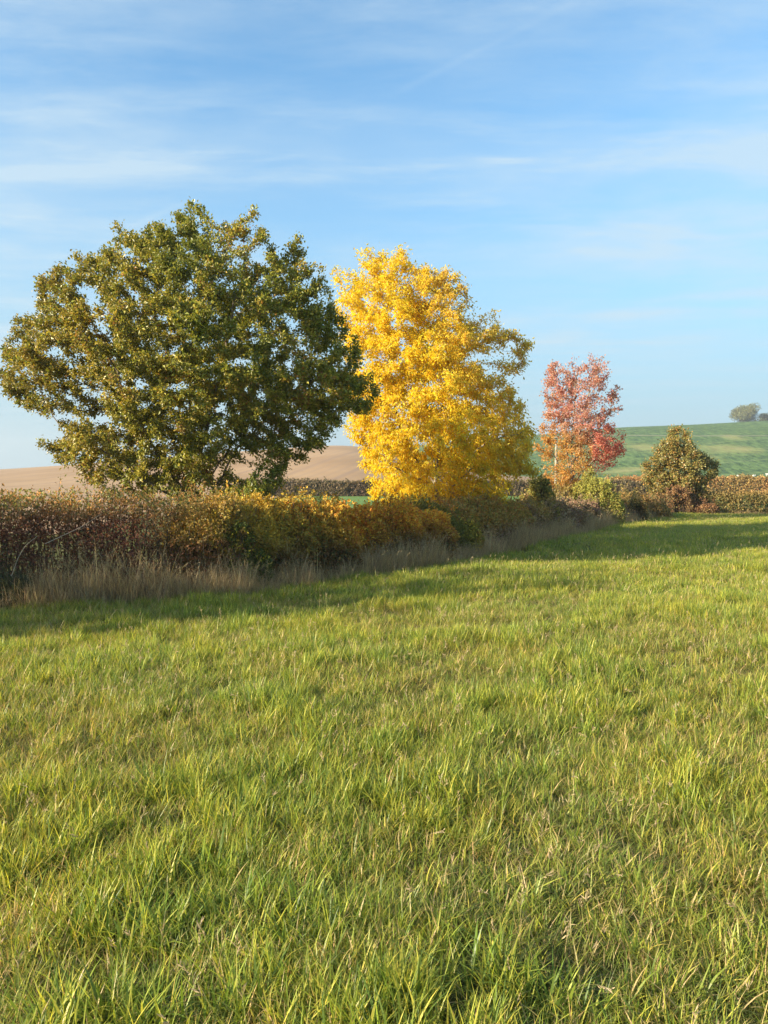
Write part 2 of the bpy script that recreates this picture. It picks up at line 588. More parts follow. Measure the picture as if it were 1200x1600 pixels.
def skeleton(P, par, r_tip, ex):
    n = len(P)
    r = np.zeros(n)
    kids = np.zeros(n, int)
    for i in range(n - 1, 0, -1):
        if kids[i] == 0:
            r[i] = r_tip ** ex
        r[par[i]] += r[i]; kids[par[i]] += 1
    r = r ** (1 / ex)
    mainc = np.full(n, -1)
    for i in range(1, n):
        p = par[i]
        if mainc[p] < 0 or r[i] > r[mainc[p]]:
            mainc[p] = i
    return r, kids, mainc


def wood(P, par, r, mainc, sel, sides, flare=None):
    """tube surfaces of the chosen nodes' segments"""
    idx = sel[par[sel] >= 0]
    D = np.zeros_like(P); nz = np.arange(1, len(P))
    D[nz] = norm(P[nz] - P[par[nz]]); D[0] = (0, 0, 1)
    a = par[idx]
    cont = mainc[a] == idx
    ra = np.where(cont, r[a], r[idx]); DA = np.where(cont[:, None], D[a], D[idx])
    return tubes(P[a], P[idx], ra, r[idx], DA, D[idx], sides)


def build_tree(name, label, cat, group, base, trunk_pts, attr, step, infl, kill, r_tip, ex, bark, leafm, leaf_fn, n_leaf, leaf_r, leaf_size,
               up=0.0, thr=0.012, extra=(), rmax=None, flat=0.0, crown_name='crown', droop=0.0, upbias=0.55, spread=0.8, wob=0.12, aspect=0.55, clusters=None):
    root = thing(name, (base[0], base[1], float(gz(base[0], base[1]))), label, cat, group)
    seeds, pr = [np.array(trunk_pts[0], float)], [-1]
    for a, b in zip(trunk_pts[:-1], trunk_pts[1:]):
        a, b = np.array(a, float), np.array(b, float)
        k = max(1, int(np.linalg.norm(b - a) / step))
        for j in range(1, k + 1):
            seeds.append(a + (b - a) * j / k + rng.normal(0, step * 0.08, 3)); pr.append(len(seeds) - 2)
    n_trunk = len(seeds)
    for frac, pts in extra:
        prev = int(frac * (n_trunk - 1)); a = seeds[prev]
        for b in pts:
            b = np.array(b, float)
            k = max(1, int(np.linalg.norm(b - a) / step))
            a0 = a
            for j in range(1, k + 1):
                seeds.append(a0 + (b - a0) * j / k + rng.normal(0, step * 0.10, 3)); pr.append(prev); prev = len(seeds) - 1
            a = seeds[-1]
    P, par = colonize(seeds, pr, attr, step, infl, kill, up=up, wob=wob)
    r, kids, mainc = skeleton(P, par, r_tip, ex)
    if rmax:
        r = np.where(r > rmax * 0.35, rmax * 0.35 + (r - rmax * 0.35) * (rmax * 0.65) / max(r.max() - rmax * 0.35, 1e-6), r) if r.max() > rmax else r
    # which main limb a node belongs to
    limb = np.full(len(P), -1)
    main = set(range(n_trunk))
    cur = n_trunk - 1
    limb_root = []
    for i in range(1, len(P)):
        p = par[i]
        if i in main:
            continue
        if p in main:
            limb_root.append(i); limb[i] = i
        else:
            limb[i] = limb[p]
    tsel = np.array(sorted(main))
    V, F = wood(P, par, r, mainc, tsel, 12)
    z0 = base_z = root.location.z
    fl = 1 + 0.9 * np.exp(-np.maximum(V[:, 2] - z0, 0) / 0.25)
    ctr = np.array([base[0], base[1]])
    V[:, :2] = ctr + (V[:, :2] - ctr) * np.where(V[:, 2] < z0 + 0.8, fl, 1)[:, None]
    mesh('trunk', V, F, bark, root, smooth=True)
    sizes = {k: r[k] for k in limb_root}
    big = [k for k in limb_root if sizes[k] > 0.25 * max(sizes.values())][:14]
    small = [k for k in limb_root if k not in big]
    for k in big:
        sel = np.where(limb == k)[0]
        V, F = wood(P, par, r, mainc, sel, 5)
        mesh('limb', V, F, bark, root, smooth=True)
    if small:
        sel = np.where(np.isin(limb, small))[0]
        V, F = wood(P, par, r, mainc, sel, 4)
        tag(mesh('twigs', V, F, bark, root, smooth=True), kind='stuff')
    # leaves round the thin shoots
    thin = np.where(r < thr)[0]
    thin = thin[thin >= n_trunk]
    wgt = np.where(kids[thin] == 0, 2.2, 1.0) * (0.35 + noise3(P[thin], 1.5, 9.1)) ** 2.2
    ids = rng.choice(thin, n_leaf, p=wgt / wgt.sum())
    tt = rng.random((n_leaf, 1))
    Q = P[ids] * tt + P[par[ids]] * (1 - tt)
    Q = Q + np.clip(rng.normal(0, leaf_r, Q.shape), -2 * leaf_r, 2 * leaf_r) * (0.4 + 0.8 * rng.random((n_leaf, 1)))
    ctr3 = P[thin].mean(0)
    outw = norm(Q - ctr3)
    N = norm(rng.normal(0, spread, Q.shape) + outw * 0.55 + np.array([0, 0, upbias]))
    Dd = norm(rng.normal(0, 1, Q.shape) + outw * 0.6 + np.array([0, 0, -droop]))
    s = leaf_size * rng.uniform(0.65, 1.3, n_leaf)
    V, F, cc = leaf_mesh(Q, Dd, N, s, s * aspect, leaf_fn(Q, rng.random(n_leaf), ids))
    tag(mesh(crown_name, V, F, leafm, root, col=cc))
    return root


def palette(cols, wts, rnd):
    cols = np.array(cols, float)
    k = np.searchsorted(np.cumsum(np.array(wts) / sum(wts)), rnd).clip(0, len(cols) - 1)
    return cols[k]


def vary(c, a=0.25):
    return np.clip(c * rng.uniform(1 - a, 1 + a, (len(c), 1)) * rng.uniform(0.94, 1.06, c.shape), 0, 1)


def pxs(P):
    """columns and rows as seen from the camera, to say where on a tree its foliage has turned"""
    cy, sy = math.cos(PITCH), math.sin(PITCH)
    z = P[:, 2] - CAM_H
    f = P[:, 1] * cy - z * sy
    u = P[:, 0] / f; vv = (P[:, 1] * sy + z * cy) / f
    return 600 + u * FPX, 800 - vv * FPX


# ------------------------------------------------------------------ the big oak
rng = np.random.default_rng(40)
OY = 19.5
oak_out = [(300, 330), (265, 345), (228, 350), (212, 362), (178, 360), (160, 380), (128, 385), (102, 402), (92, 425), (62, 440), (52, 480), (38, 500), (10, 505),
           (2, 550), (-6, 600), (12, 628), (50, 645), (75, 662), (52, 696), (80, 712), (112, 738), (150, 768), (200, 778), (240, 790), (300, 800), (345, 795), (400, 792),
           (436, 770), (452, 735), (488, 712), (528, 698), (548, 672), (582, 658), (590, 612), (572, 575), (558, 520), (528, 482), (508, 430), (485, 405), (470, 378), (432, 380), (412, 372), (394, 345), (350, 348)]
oak_void = [[(345, 722), (372, 702), (402, 712), (425, 735), (415, 752), (385, 752), (360, 760), (335, 745)],
            [(60, 648), (90, 655), (120, 700), (100, 705), (70, 690)]]
ob = at(305, 900, OY)
ob = np.array([ob[0], OY, 0.0])


def P3(px, py, dy=0.0, Y=OY):
    q = at(px, py, Y + dy)
    return tuple(q)


def oak_col(P, rnd, ids):
    x, y = pxs(P)
    f = noise3(P, 1.1, 2.2)
    g = palette([(0.14, 0.17, 0.024), (0.23, 0.24, 0.03), (0.35, 0.31, 0.04), (0.44, 0.33, 0.06), (0.42, 0.20, 0.05), (0.24, 0.13, 0.04)],
                [30, 28, 17, 10, 6, 5], np.clip(rnd * 0.65 + f * 0.62 - 0.16, 0, 0.999))
    turn = np.clip((330 - x) / 500, 0, .5)[:, None] * (rng.random((len(P), 1)) < 0.6)
    g = g * (1 - turn) + np.array([0.33, 0.21, 0.055]) * turn
    return vary(g, 0.3)


oak_out = [(x + (6 if x < 60 else 0), y) for x, y in oak_out]
A = crown_points(oak_out, OY, 7200, 3.6, oak_void, clump=0.345, cs=1.3, shell=0.25)
A = spikes(A, 170, 0.32)
oak = build_tree('oak_tree', 'large rounded oak with dark green and bronze leaves rising out of the hedge', 'tree', None, ob,
                 [tuple(ob), P3(304, 840), P3(303, 790)], A, 0.165, 1.4, 0.29, 0.0045, 2.35, M_BARK, M_OAK, oak_col, 235000, 0.082, 0.084,
                 extra=[(1.0, [P3(312, 755), P3(338, 700, -.6), P3(362, 660, -1.0)]), (1.0, [P3(298, 750, .3), P3(290, 690, .5), P3(297, 620, .6), P3(300, 520, .2)]),
                        (0.95, [P3(285, 765), P3(250, 720, -.6), P3(215, 650, -1.0), P3(185, 590, -1.0)]), (0.9, [P3(330, 775, .3), P3(370, 700, .9), P3(430, 640, 1.2)]),
                        (0.8, [P3(270, 775, -.4), P3(215, 745, -1.0), P3(140, 690, -1)]), (0.85, [P3(335, 790, -.5), P3(342, 770, -.9), P3(400, 772, -1.3)]),
                        (1.0, [P3(306, 745, -.3), P3(330, 640, -.9), P3(352, 560, -1.3), P3(365, 470, -1)]), (1.0, [P3(330, 740, .3), P3(400, 640, 0), P3(480, 600, .2)]),
                        (1.0, [P3(300, 745, .8), P3(250, 650, 1.6), P3(215, 540, 1.8)])],
                 thr=0.0105, rmax=0.27, up=0.05)

# ------------------------------------------------------------------ golden ash
rng = np.random.default_rng(41)
AY = 28.0
ash_out = [(522, 440), (545, 412), (580, 399), (605, 404), (636, 399), (648, 424), (672, 416), (705, 436), (740, 455), (748, 490), (772, 496), (788, 520), (815, 532), (824, 560), (818, 600), (820, 640), (836, 668),
           (842, 705), (838, 745), (806, 752), (790, 780), (776, 815), (758, 812), (742, 800), (715, 815), (690, 822), (640, 815), (605, 800), (566, 762), (572, 732), (562, 692), (540, 682), (535, 640), (540, 600), (535, 540), (522, 490)]
ash_void = []
ab = np.array([*at(684, 800, AY)[:2], 0.0])


def A3(px, py, dy=0.0):
    return tuple(at(px, py, AY + dy))


def ash_col(P, rnd, ids):
    x, y = pxs(P)
    g = palette([(0.74, 0.60, 0.03), (0.82, 0.70, 0.045), (0.72, 0.63, 0.08), (0.66, 0.46, 0.035), (0.52, 0.52, 0.08)], [34, 30, 16, 12, 6], rnd)
    dull = np.clip((x - 700) / 200 + (600 - y) / 420, 0, 0.6)[:, None] * np.clip(noise3(P, 0.8, 3) * 1.7, 0, 1)[:, None]
    g = g * (1 - dull) + np.array([0.60, 0.44, 0.20]) * dull
    gr = (np.clip((x - 740) / 90, 0, 1) * np.clip((y - 640) / 80, 0, 1))[:, None] * 0.3
    g = g * (1 - gr) + np.array([0.40, 0.33, 0.05]) * gr
    return vary(g, 0.18)


A = crown_points(ash_out, AY, 5000, 3.5, ash_void, clump=0.37, cs=1.15, shell=0.2)
A = spikes(A, 90, 0.45)
ash = build_tree('ash_tree', 'golden yellow ash standing between the oak and the red tree', 'tree', None, ab,
                 [tuple(ab), A3(685, 800), A3(680, 740)], A, 0.19, 1.6, 0.30, 0.005, 2.35, M_BARK2, M_YEL, ash_col, 128000, 0.12, 0.125,
                 extra=[(1.0, [A3(674, 700), A3(662, 600), A3(650, 500, -.3)]), (1.0, [A3(690, 690, -.4), A3(708, 615, -.9), A3(730, 545, -.8)]), (0.95, [A3(715, 730, -.8), A3(760, 690, -1.4), A3(800, 680, -1.2)]),
                        (0.9, [A3(650, 720, .5), A3(622, 660, .2), A3(612, 590, -.2), A3(600, 480, 0)]), (0.8, [A3(700, 765, -1), A3(740, 730, -1.8)]), (0.9, [A3(645, 745, -.8), A3(600, 720, -1.5)]),
                        (1.0, [A3(685, 690, .9), A3(700, 560, 1.2), A3(690, 470, .8)])],
                 thr=0.012, rmax=0.22, droop=0.9, aspect=0.42, up=0.06, spread=0.9)

# ------------------------------------------------------------------ red tree further along the hedge
rng = np.random.default_rng(42)
RY = 42.0
red_out = [(850, 650), (846, 605), (856, 578), (880, 564), (903, 568), (926, 563), (945, 575), (948, 612), (970, 602), (973, 642), (962, 668), (979, 680), (975, 708), (960, 735), (935, 742), (905, 762), (872, 775), (846, 752), (838, 705), (842, 675)]
red_void = [[(950, 640), (972, 645), (958, 668), (945, 665)]]
rb = np.array([*at(893, 800, RY)[:2], 0.0])


def R3(px, py, dy=0.0):
    return tuple(at(px, py, RY + dy))


def red_col(P, rnd, ids):
    x, y = pxs(P)
    top = palette([(0.54, 0.25, 0.22), (0.60, 0.36, 0.30), (0.44, 0.19, 0.19), (0.60, 0.45, 0.36)], [32, 32, 16, 22], rnd)
    low = palette([(0.62, 0.36, 0.10), (0.50, 0.33, 0.10), (0.66, 0.42, 0.20), (0.36, 0.30, 0.08)], [35, 25, 25, 12], rnd)
    f = np.clip((y - 640) / 60 + (890 - x) / 90 + (noise3(P, 0.7, 4) - .5) * 1.2, 0, 1)[:, None]
    rt = (x > 925)[:, None] & (y > 665)[:, None]
    f = np.where(rt, 0, f)
    g = top * (1 - f) + low * f
    g = np.where(rt, g * 0.5 + 0.5 * np.array([0.66, 0.19, 0.13]), g)
    return vary(g, 0.2)


A = crown_points(red_out, RY, 1900, 2.6, red_void, clump=0.38, cs=1.0)
A = spikes(A, 50, 0.5)
A2 = crown_points([(905, 690), (940, 680), (978, 680), (975, 708), (958, 735), (925, 738)], RY, 350, 1.6, clump=0.2, cs=.7)
red = build_tree('maple_tree', 'sparse upright tree with pink and red upper leaves and orange lower ones', 'tree', None, rb,
                 [tuple(rb), R3(893, 800), R3(893, 760)], np.concatenate([A, A2]), 0.24, 2.0, 0.38, 0.009, 2.3, M_BARK2, M_YEL, red_col, 22000, 0.14, 0.125,
                 extra=[(1.0, [R3(897, 740), R3(905, 700), R3(935, 670), R3(955, 640)]), (1.0, [R3(890, 740), R3(884, 680), R3(876, 610)]), (1.0, [R3(893, 735), R3(895, 660), R3(900, 590)]),
                        (0.9, [R3(910, 735, -.5), R3(945, 705, -1)]), (0.9, [R3(880, 740, .4), R3(860, 700, .6)]), (1.0, [R3(897, 720), R3(912, 650), R3(925, 590)])],
                 thr=0.016, rmax=0.2, up=0.12, aspect=0.6)

# ------------------------------------------------------------------ small tree at the far corner
rng = np.random.default_rng(43)
SY = 53.0
sm_out = [(1052, 676), (1066, 674), (1085, 694), (1098, 706), (1106, 722), (1118, 738), (1108, 752), (1098, 768), (1075, 778), (1050, 780), (1020, 775), (1008, 752), (1010, 728), (1022, 712), (1028, 694), (1042, 688)]
sb = np.array([*at(1058, 800, SY)[:2], 0.0])


def small_col(P, rnd, ids):
    x, y = pxs(P)
    g = palette([(0.17, 0.17, 0.05), (0.24, 0.22, 0.06), (0.33, 0.25, 0.07), (0.45, 0.25, 0.07), (0.12, 0.12, 0.04)], [32, 26, 18, 12, 14], np.clip(rnd * 0.8 + (1065 - x) / 400 + 0.08, 0, .999))
    return vary(g, 0.25)


A = crown_points(sm_out, SY, 1200, 2.2, clump=0.36, cs=1.2)
A = spikes(A, 60, 0.4)
build_tree('field_maple', 'small olive and amber tree standing alone at the far field corner', 'tree', None, sb,
           [tuple(sb), tuple(at(1058, 775, SY)), tuple(at(1060, 740, SY))], A, 0.25, 2.0, 0.4, 0.010, 2.3, M_BARK, M_OAK, small_col, 30000, 0.18, 0.145, thr=0.02, rmax=0.16, up=0.08, aspect=0.62)

# a tall slim tree of the same hedge standing to the left of the view; its long shadow lies on the meadow
LT = np.array([-18.5, 6.6, 0.0])
A = LT + np.array([0, 0, 5.3]) + rng.normal(0, 1, (1500, 3)) * np.array([0.75, 0.75, 1.6])
A = A[A[:, 2] > 1.6]
build_tree('hedgerow_tree', 'slim amber hedgerow tree standing left of the oak beyond the hedge end', 'tree', None, LT,
           [tuple(LT), tuple(LT + (0, 0, 1.6)), tuple(LT + (.1, 0, 4.5))], A, 0.25, 2.0, 0.34, 0.008, 2.3, M_BARK, M_OAK, lambda P, r, i: vary(palette([(0.3, 0.2, .05), (.15, .16, .04)], [1, 1], r)), 16000, 0.12, 0.15, thr=0.02, rmax=0.13)

# trees on the hill crest
def crest_tree(px, top, base_y, wpx, Y, label, n, col):
    b = at(px, base_y, Y)
    root = thing('hill_tree', tuple(b), label, 'tree', 'trees on the crest of the green hill')
    h = (base_y - top) / FPX * Y
    wd = wpx / FPX * Y
    nl = int(9 + wpx / 5)
    ctr = np.stack([rng.normal(0, .23, nl) * wd, rng.normal(0, .2, nl) * wd, rng.uniform(0.20, 0.84, nl) * h], -1)
    ctr[:, 0] = np.clip(ctr[:, 0] * .9, -.32 * wd, .32 * wd)
    ctr[:, 2] *= 1 - 0.9 * (np.abs(ctr[:, 0]) / wd) ** 1.5
    k = rng.integers(0, nl, n)
    v = norm(rng.normal(0, 1, (n, 3))) * (rng.random((n, 1)) ** 0.4) * (0.19 * wd)
    v[:, 2] *= 1.35 * h / wd
    Q = b + ctr[k] + v
    Q[:, 2] = np.maximum(Q[:, 2], b[2] + h * 0.06)
    s = 0.95 * rng.uniform(.6, 1.3, n)
    V, F, cc = leaf_mesh(Q, rng.normal(0, 1, (n, 3)), norm(rng.normal(0, 1, (n, 3)) + (0, 0, .5)), s, s * .7, vary(palette(col, [1] * len(col), rng.random(n)), .3))
    mesh('crown', V, F, M_FAR, root, col=cc)
    T = np.array([b - (0, 0, 2), b + (0, 0, h * .6)])
    Bs = np.concatenate([[T[0]], np.repeat(T[1:] - (0, 0, h * .42), 7, 0)])
    Es = np.concatenate([[T[1] - (0, 0, h * .42)], b + ctr[:7]])
    Dm = norm(Es - Bs)
    V, F = tubes(Bs, Es, np.r_[.5, np.full(7, .28)], np.r_[.4, np.full(7, .12)], Dm, Dm, 6)
    mesh('trunk', V, F, M_BARK2, root, smooth=True)


crest_tree(1164, 634, 664, 50, 650, 'broad grey green tree on the crest of the hill at the right', 9000, [(.17, .19, .08), (.12, .14, .06), (.22, .21, .10)])
crest_tree(1200, 646, 661, 34, 655, 'low dark tree beside the broad one on the hill crest', 4000, [(.12, .14, .07), (.09, .11, .05)])

# ------------------------------------------------------------------ hedgerow
rng = np.random.default_rng(44)
FR = np.array([(-27.0, 2.0), (-21.5, 6.3), (-16, 9.0), (-11, 11.3)] + [tuple(gnd(*p)) for p in ((0, 957), (60, 952), (150, 946), (250, 940), (370, 931), (480, 916), (560, 905), (640, 893), (700, 882), (760, 869), (850, 848), (930, 828), (1000, 813), (1040, 807))])
seg = np.r_[0, np.cumsum(np.linalg.norm(np.diff(FR, axis=0), axis=1))]


def front(s, off=0.0):
    x = np.interp(s, seg, FR[:, 0]); y = np.interp(s, seg, FR[:, 1])
    e = 0.4
    dx = np.interp(s + e, seg, FR[:, 0]) - np.interp(s - e, seg, FR[:, 0]); dy = np.interp(s + e, seg, FR[:, 1]) - np.interp(s - e, seg, FR[:, 1])
    l = np.hypot(dx, dy)
    return np.stack([x - dy / l * off, y + dx / l * off], -1)


def s_of_px(px):
    ss = np.linspace(0, seg[-1], 3000)
    q = front(ss)
    u = 600 + FPX * q[:, 0] / np.maximum(q[:, 1], .1)
    ok = ss > 10
    return float(ss[ok][np.argmin(abs(u[ok] - px))])


def shrub(name, label, cat, group, cen, wid, hgt, n_leaf, size, colfn, n_stem=200, leafm=M_HEDGE, ragged=0.34, sprig=0.28, base_z=0.0, aspect=0.6, clump=0.42, stem_r=0.006, foliage='foliage', stems='stems', sq=0.8, spiky=0.5, lean=0.0):
    """a bush or length of hedge. cen: (n,2) centre line; wid, hgt: arrays or numbers along it"""
    cen = np.atleast_2d(np.array(cen, float))
    if len(cen) == 1:
        cen = np.array([cen[0] - (0.01, 0), cen[0] + (0.01, 0)])
    L = np.r_[0, np.cumsum(np.linalg.norm(np.diff(cen, axis=0), axis=1))]
    wid = np.broadcast_to(np.array(wid, float), (len(cen),)); hgt = np.broadcast_to(np.array(hgt, float), (len(cen),))
    c0 = cen.mean(0)
    root = thing(name, (float(c0[0]), float(c0[1]), base_z), label, cat, group)

    def samp(n, rho, end):
        s = rng.uniform(-end, L[-1] + end, n)
        sc_ = np.clip(s, 0, L[-1])
        over = np.abs(s - sc_) / max(end, 1e-6)
        c = np.stack([np.interp(sc_, L, cen[:, 0]), np.interp(sc_, L, cen[:, 1])], -1)
        d = np.stack([np.interp(sc_ + .05, L, cen[:, 0]) - np.interp(sc_ - .05, L, cen[:, 0]), np.interp(sc_ + .05, L, cen[:, 1]) - np.interp(sc_ - .05, L, cen[:, 1])], -1)
        d = norm(d); nrm = np.stack([-d[:, 1], d[:, 0]], -1)
        w_ = np.interp(sc_, L, wid); h_ = np.interp(sc_, L, hgt)
        th = rng.uniform(-0.12, math.pi + 0.12, n)
        k = np.sqrt(np.maximum(1 - over ** 2, 0.0))
        cc, sn = np.cos(th), np.sin(th)
        a = np.sign(cc) * np.abs(cc) ** 0.75 * w_ * k * rho
        z = np.abs(sn) ** sq * h_ * (0.35 + 0.65 * k) * rho
        xy = c + d * (s - sc_)[:, None] + nrm * a[:, None]
        P = np.stack([xy[:, 0], xy[:, 1], z + base_z], -1)
        nz = noise3(P, 0.75, 2.7) * 0.35 + noise3(P, 1.9, 7.7) * 0.45 + noise3(P, 4.6, 1.7) * 0.30 - 0.05
        ctr = np.stack([c[:, 0] + d[:, 0] * (s - sc_), c[:, 1] + d[:, 1] * (s - sc_), np.full(n, base_z) + h_ * 0.35], -1)
        P = ctr + (P - ctr) * (1 + ragged * 2 * (nz - 0.5))[:, None]
        return P, ctr, h_, nz
    end = float(wid.mean())
    # stems: from the foot of the bush to points in and just beyond its shell
    E, ctr, h_, _ = samp(n_stem, rng.uniform(0.75, 1.0, n_stem), end)
    top = (E[:, 2] - base_z) > 0.7 * h_
    ext = np.where(top, np.minimum(rng.gamma(1.3, sprig, n_stem), 2.6 * sprig), sprig * 0.5 * rng.random(n_stem))
    upd = norm(norm(E - ctr) * 0.6 + np.array([lean, 0, spiky]) + rng.normal(0, 0.25, E.shape))
    E2 = E + upd * ext[:, None]
    B = ctr.copy(); B[:, :2] = ctr[:, :2] + (E[:, :2] - ctr[:, :2]) * rng.uniform(0.1, 0.6, (n_stem, 1)) + rng.normal(0, .1, (n_stem, 2)); B[:, 2] = base_z - 0.05
    Mi = (B + E) / 2 + rng.normal(0, 0.10, E.shape); Mi[:, 2] = np.maximum(Mi[:, 2], base_z + .1)
    pts = [B, Mi, E, E2]
    rr = stem_r * rng.uniform(0.7, 1.7, n_stem)
    Vs, Fs, off = [], [], 0
    for j in range(3):
        D = norm(pts[j + 1] - pts[j])
        V, F = tubes(pts[j], pts[j + 1], rr * (1.6, 1.1, .7)[j], rr * (1.1, .7, .3)[j], D, D, 3)
        Vs.append(V); Fs.append(F + off); off += len(V)
    tag(mesh(stems, np.concatenate(Vs), np.concatenate(Fs), M_STEM, root, smooth=True), kind='stuff')
    # leaves: on the shell in clumps, fewer inside, and along the sprigs
    n1 = int(n_leaf * 0.82)
    rho = np.clip(1 - np.abs(rng.normal(0, 0.17, n1 * 2)) - 0.02, .2, 1)
    Q, ctr, h_, nz = samp(n1 * 2, rho, end)
    cl = noise3(Q, 2.6, 3.3) * 0.5 + noise3(Q, 7.0, 4.1) * 0.5
    keep = cl > clump + rng.normal(0, 0.05, len(Q)) - 0.0
    Q = Q[keep][:n1]; ctr = ctr[keep][:n1]
    k = rng.integers(0, n_stem, n_leaf - n1)
    tt = rng.random((len(k), 1)) ** 0.8
    Qs = E[k] * (1 - tt) + E2[k] * tt + rng.normal(0, size * 0.45, (len(k), 3))
    Qa = np.concatenate([Q, Qs]); ca = np.concatenate([ctr, np.repeat(ctr[:1], len(Qs), 0) * 0 + Qs - upd[k]])
    Qa[:, 2] = np.maximum(Qa[:, 2], base_z + 0.03)
    outw = norm(Qa - ca)
    n = len(Qa)
    N = norm(rng.normal(0, 0.9, (n, 3)) + outw * 0.5 + (0, 0, .35))
    D = norm(rng.normal(0, 1, (n, 3)) + outw * 0.5 + (0, 0, .2))
    s = size * rng.uniform(.55, 1.35, n)
    V, F, cc = leaf_mesh(Qa, D, N, s, s * aspect, colfn(Qa, rng.random(n)))
    tag(mesh(foliage, V, F, leafm, root, col=cc), kind='stuff')
    return root


def pal(cols, wts, nscale=0.9, amt=0.7, var=0.28):
    def f(P, rnd):
        return vary(palette(cols, wts, np.clip(rnd * (1 - amt * .5) + (noise3(P, nscale, 6.1) - .5) * amt * 1.6 + amt * .25, 0, .999)), var)
    return f


RUSSET = [(0.10, 0.045, 0.035), (0.16, 0.075, 0.035), (0.22, 0.10, 0.04), (0.30, 0.16, 0.045), (0.17, 0.15, 0.045), (0.10, 0.11, 0.03)]


def lobed(c, w_, h_, n=6):
    # several unequal crowns round one foot
    c = np.array(c, float)
    x = np.linspace(-.75, .75, n) * w_
    cen = np.stack([c[0] + x + rng.normal(0, .08 * w_, n), c[1] + rng.normal(0, .45 * w_, n)], -1)
    hh = h_ * (1 - .42 * np.abs(np.linspace(-1, 1, n)) ** 1.6) * rng.uniform(.74, 1.05, n)
    return cen, np.full(n, w_ * .42) * rng.uniform(.7, 1.25, n), hh


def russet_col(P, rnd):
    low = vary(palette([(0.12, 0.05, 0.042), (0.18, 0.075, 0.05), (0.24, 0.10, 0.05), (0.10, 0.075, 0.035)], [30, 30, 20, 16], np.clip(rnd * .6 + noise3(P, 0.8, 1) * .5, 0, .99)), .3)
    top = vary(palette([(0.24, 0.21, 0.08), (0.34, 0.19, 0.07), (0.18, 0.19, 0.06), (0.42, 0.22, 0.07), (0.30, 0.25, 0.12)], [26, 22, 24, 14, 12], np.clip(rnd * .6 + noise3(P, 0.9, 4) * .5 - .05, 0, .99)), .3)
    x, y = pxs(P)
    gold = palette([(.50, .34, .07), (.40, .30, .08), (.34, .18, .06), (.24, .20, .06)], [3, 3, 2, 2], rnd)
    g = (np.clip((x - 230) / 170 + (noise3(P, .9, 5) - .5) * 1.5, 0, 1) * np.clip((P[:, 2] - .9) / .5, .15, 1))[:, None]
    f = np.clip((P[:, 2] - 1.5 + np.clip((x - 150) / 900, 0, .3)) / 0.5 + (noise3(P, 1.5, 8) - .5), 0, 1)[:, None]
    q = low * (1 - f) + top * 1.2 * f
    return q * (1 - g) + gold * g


G_H = 'lengths of the mixed hedgerow along the meadow'
s0, s1 = 0.0, s_of_px(392)
ss = np.linspace(s0, s1, 40)
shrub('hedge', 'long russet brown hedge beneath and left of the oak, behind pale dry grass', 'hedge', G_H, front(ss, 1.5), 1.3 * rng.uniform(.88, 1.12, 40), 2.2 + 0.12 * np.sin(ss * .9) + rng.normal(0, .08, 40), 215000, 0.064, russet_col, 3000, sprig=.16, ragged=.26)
hedge_a = bpy.data.objects['hedge']
M_CANE = flat_mat('bare_cane', (.42, .34, .26), .7, .2)
for pts in ([(70, 850), (100, 836), (130, 822), (158, 803)], [(18, 900), (28, 872), (40, 852), (58, 838)]):
    q = np.array([at(x, y, 13.1 + .0035 * max(x, 0) - .05 * i) for i, (x, y) in enumerate(pts)])
    tt = np.linspace(0, 3, 16)
    q = np.stack([np.interp(tt, range(4), q[:, k]) for k in range(3)], -1)
    q[1:-1] = (q[:-2] + q[1:-1] * 2 + q[2:]) / 4
    D = norm(np.diff(q, axis=0)); rr_ = np.linspace(.006, .003, 16)
    V, F = tubes(q[:-1], q[1:], rr_[:-1], rr_[1:], D, D, 5)
    mesh('cane', V, F, M_CANE, hedge_a, smooth=True)
# dark bush under the right side of the oak
def put(px, off):
    return front(np.array([s_of_px(px)]), off)


shrub('bush', 'dark green bush with a few yellow leaves under the right side of the oak', 'bush', None, *lobed(put(412, 1.0)[0], .8, 1.7), 15000, 0.06, pal([(0.07, .10, .022), (.12, .14, .03), (.45, .36, .04)], [50, 34, 9]), 120)
sa, sb_ = s_of_px(400), s_of_px(560)
ss = np.linspace(sa, sb_, 14)


def maple_col(P, rnd):
    x, y = pxs(P)
    g = palette([(0.52, 0.36, 0.06), (0.66, 0.44, 0.06), (0.36, 0.31, 0.07), (0.52, 0.24, 0.05), (0.26, 0.22, 0.06)], [26, 22, 24, 14, 12], np.clip(rnd * .7 + (noise3(P, 1.0, 5) - .35) * .6, 0, .99))
    red = palette([(0.66, 0.29, 0.04), (0.74, 0.42, 0.045), (0.50, 0.18, 0.035), (.7, .50, .06)], [34, 30, 18, 16], rnd)
    f = (np.clip((x - 500) / 50, 0, 1))[:, None] * (rng.random((len(P), 1)) < .85)
    g = g * (1 - f) + red * f
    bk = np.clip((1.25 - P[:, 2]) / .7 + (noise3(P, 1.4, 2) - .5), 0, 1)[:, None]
    return vary(g * (1 - bk) + palette([(0.15, .08, .035), (.10, .10, .03), (.28, .15, .04)], [3, 3, 2], rnd) * bk, .25)


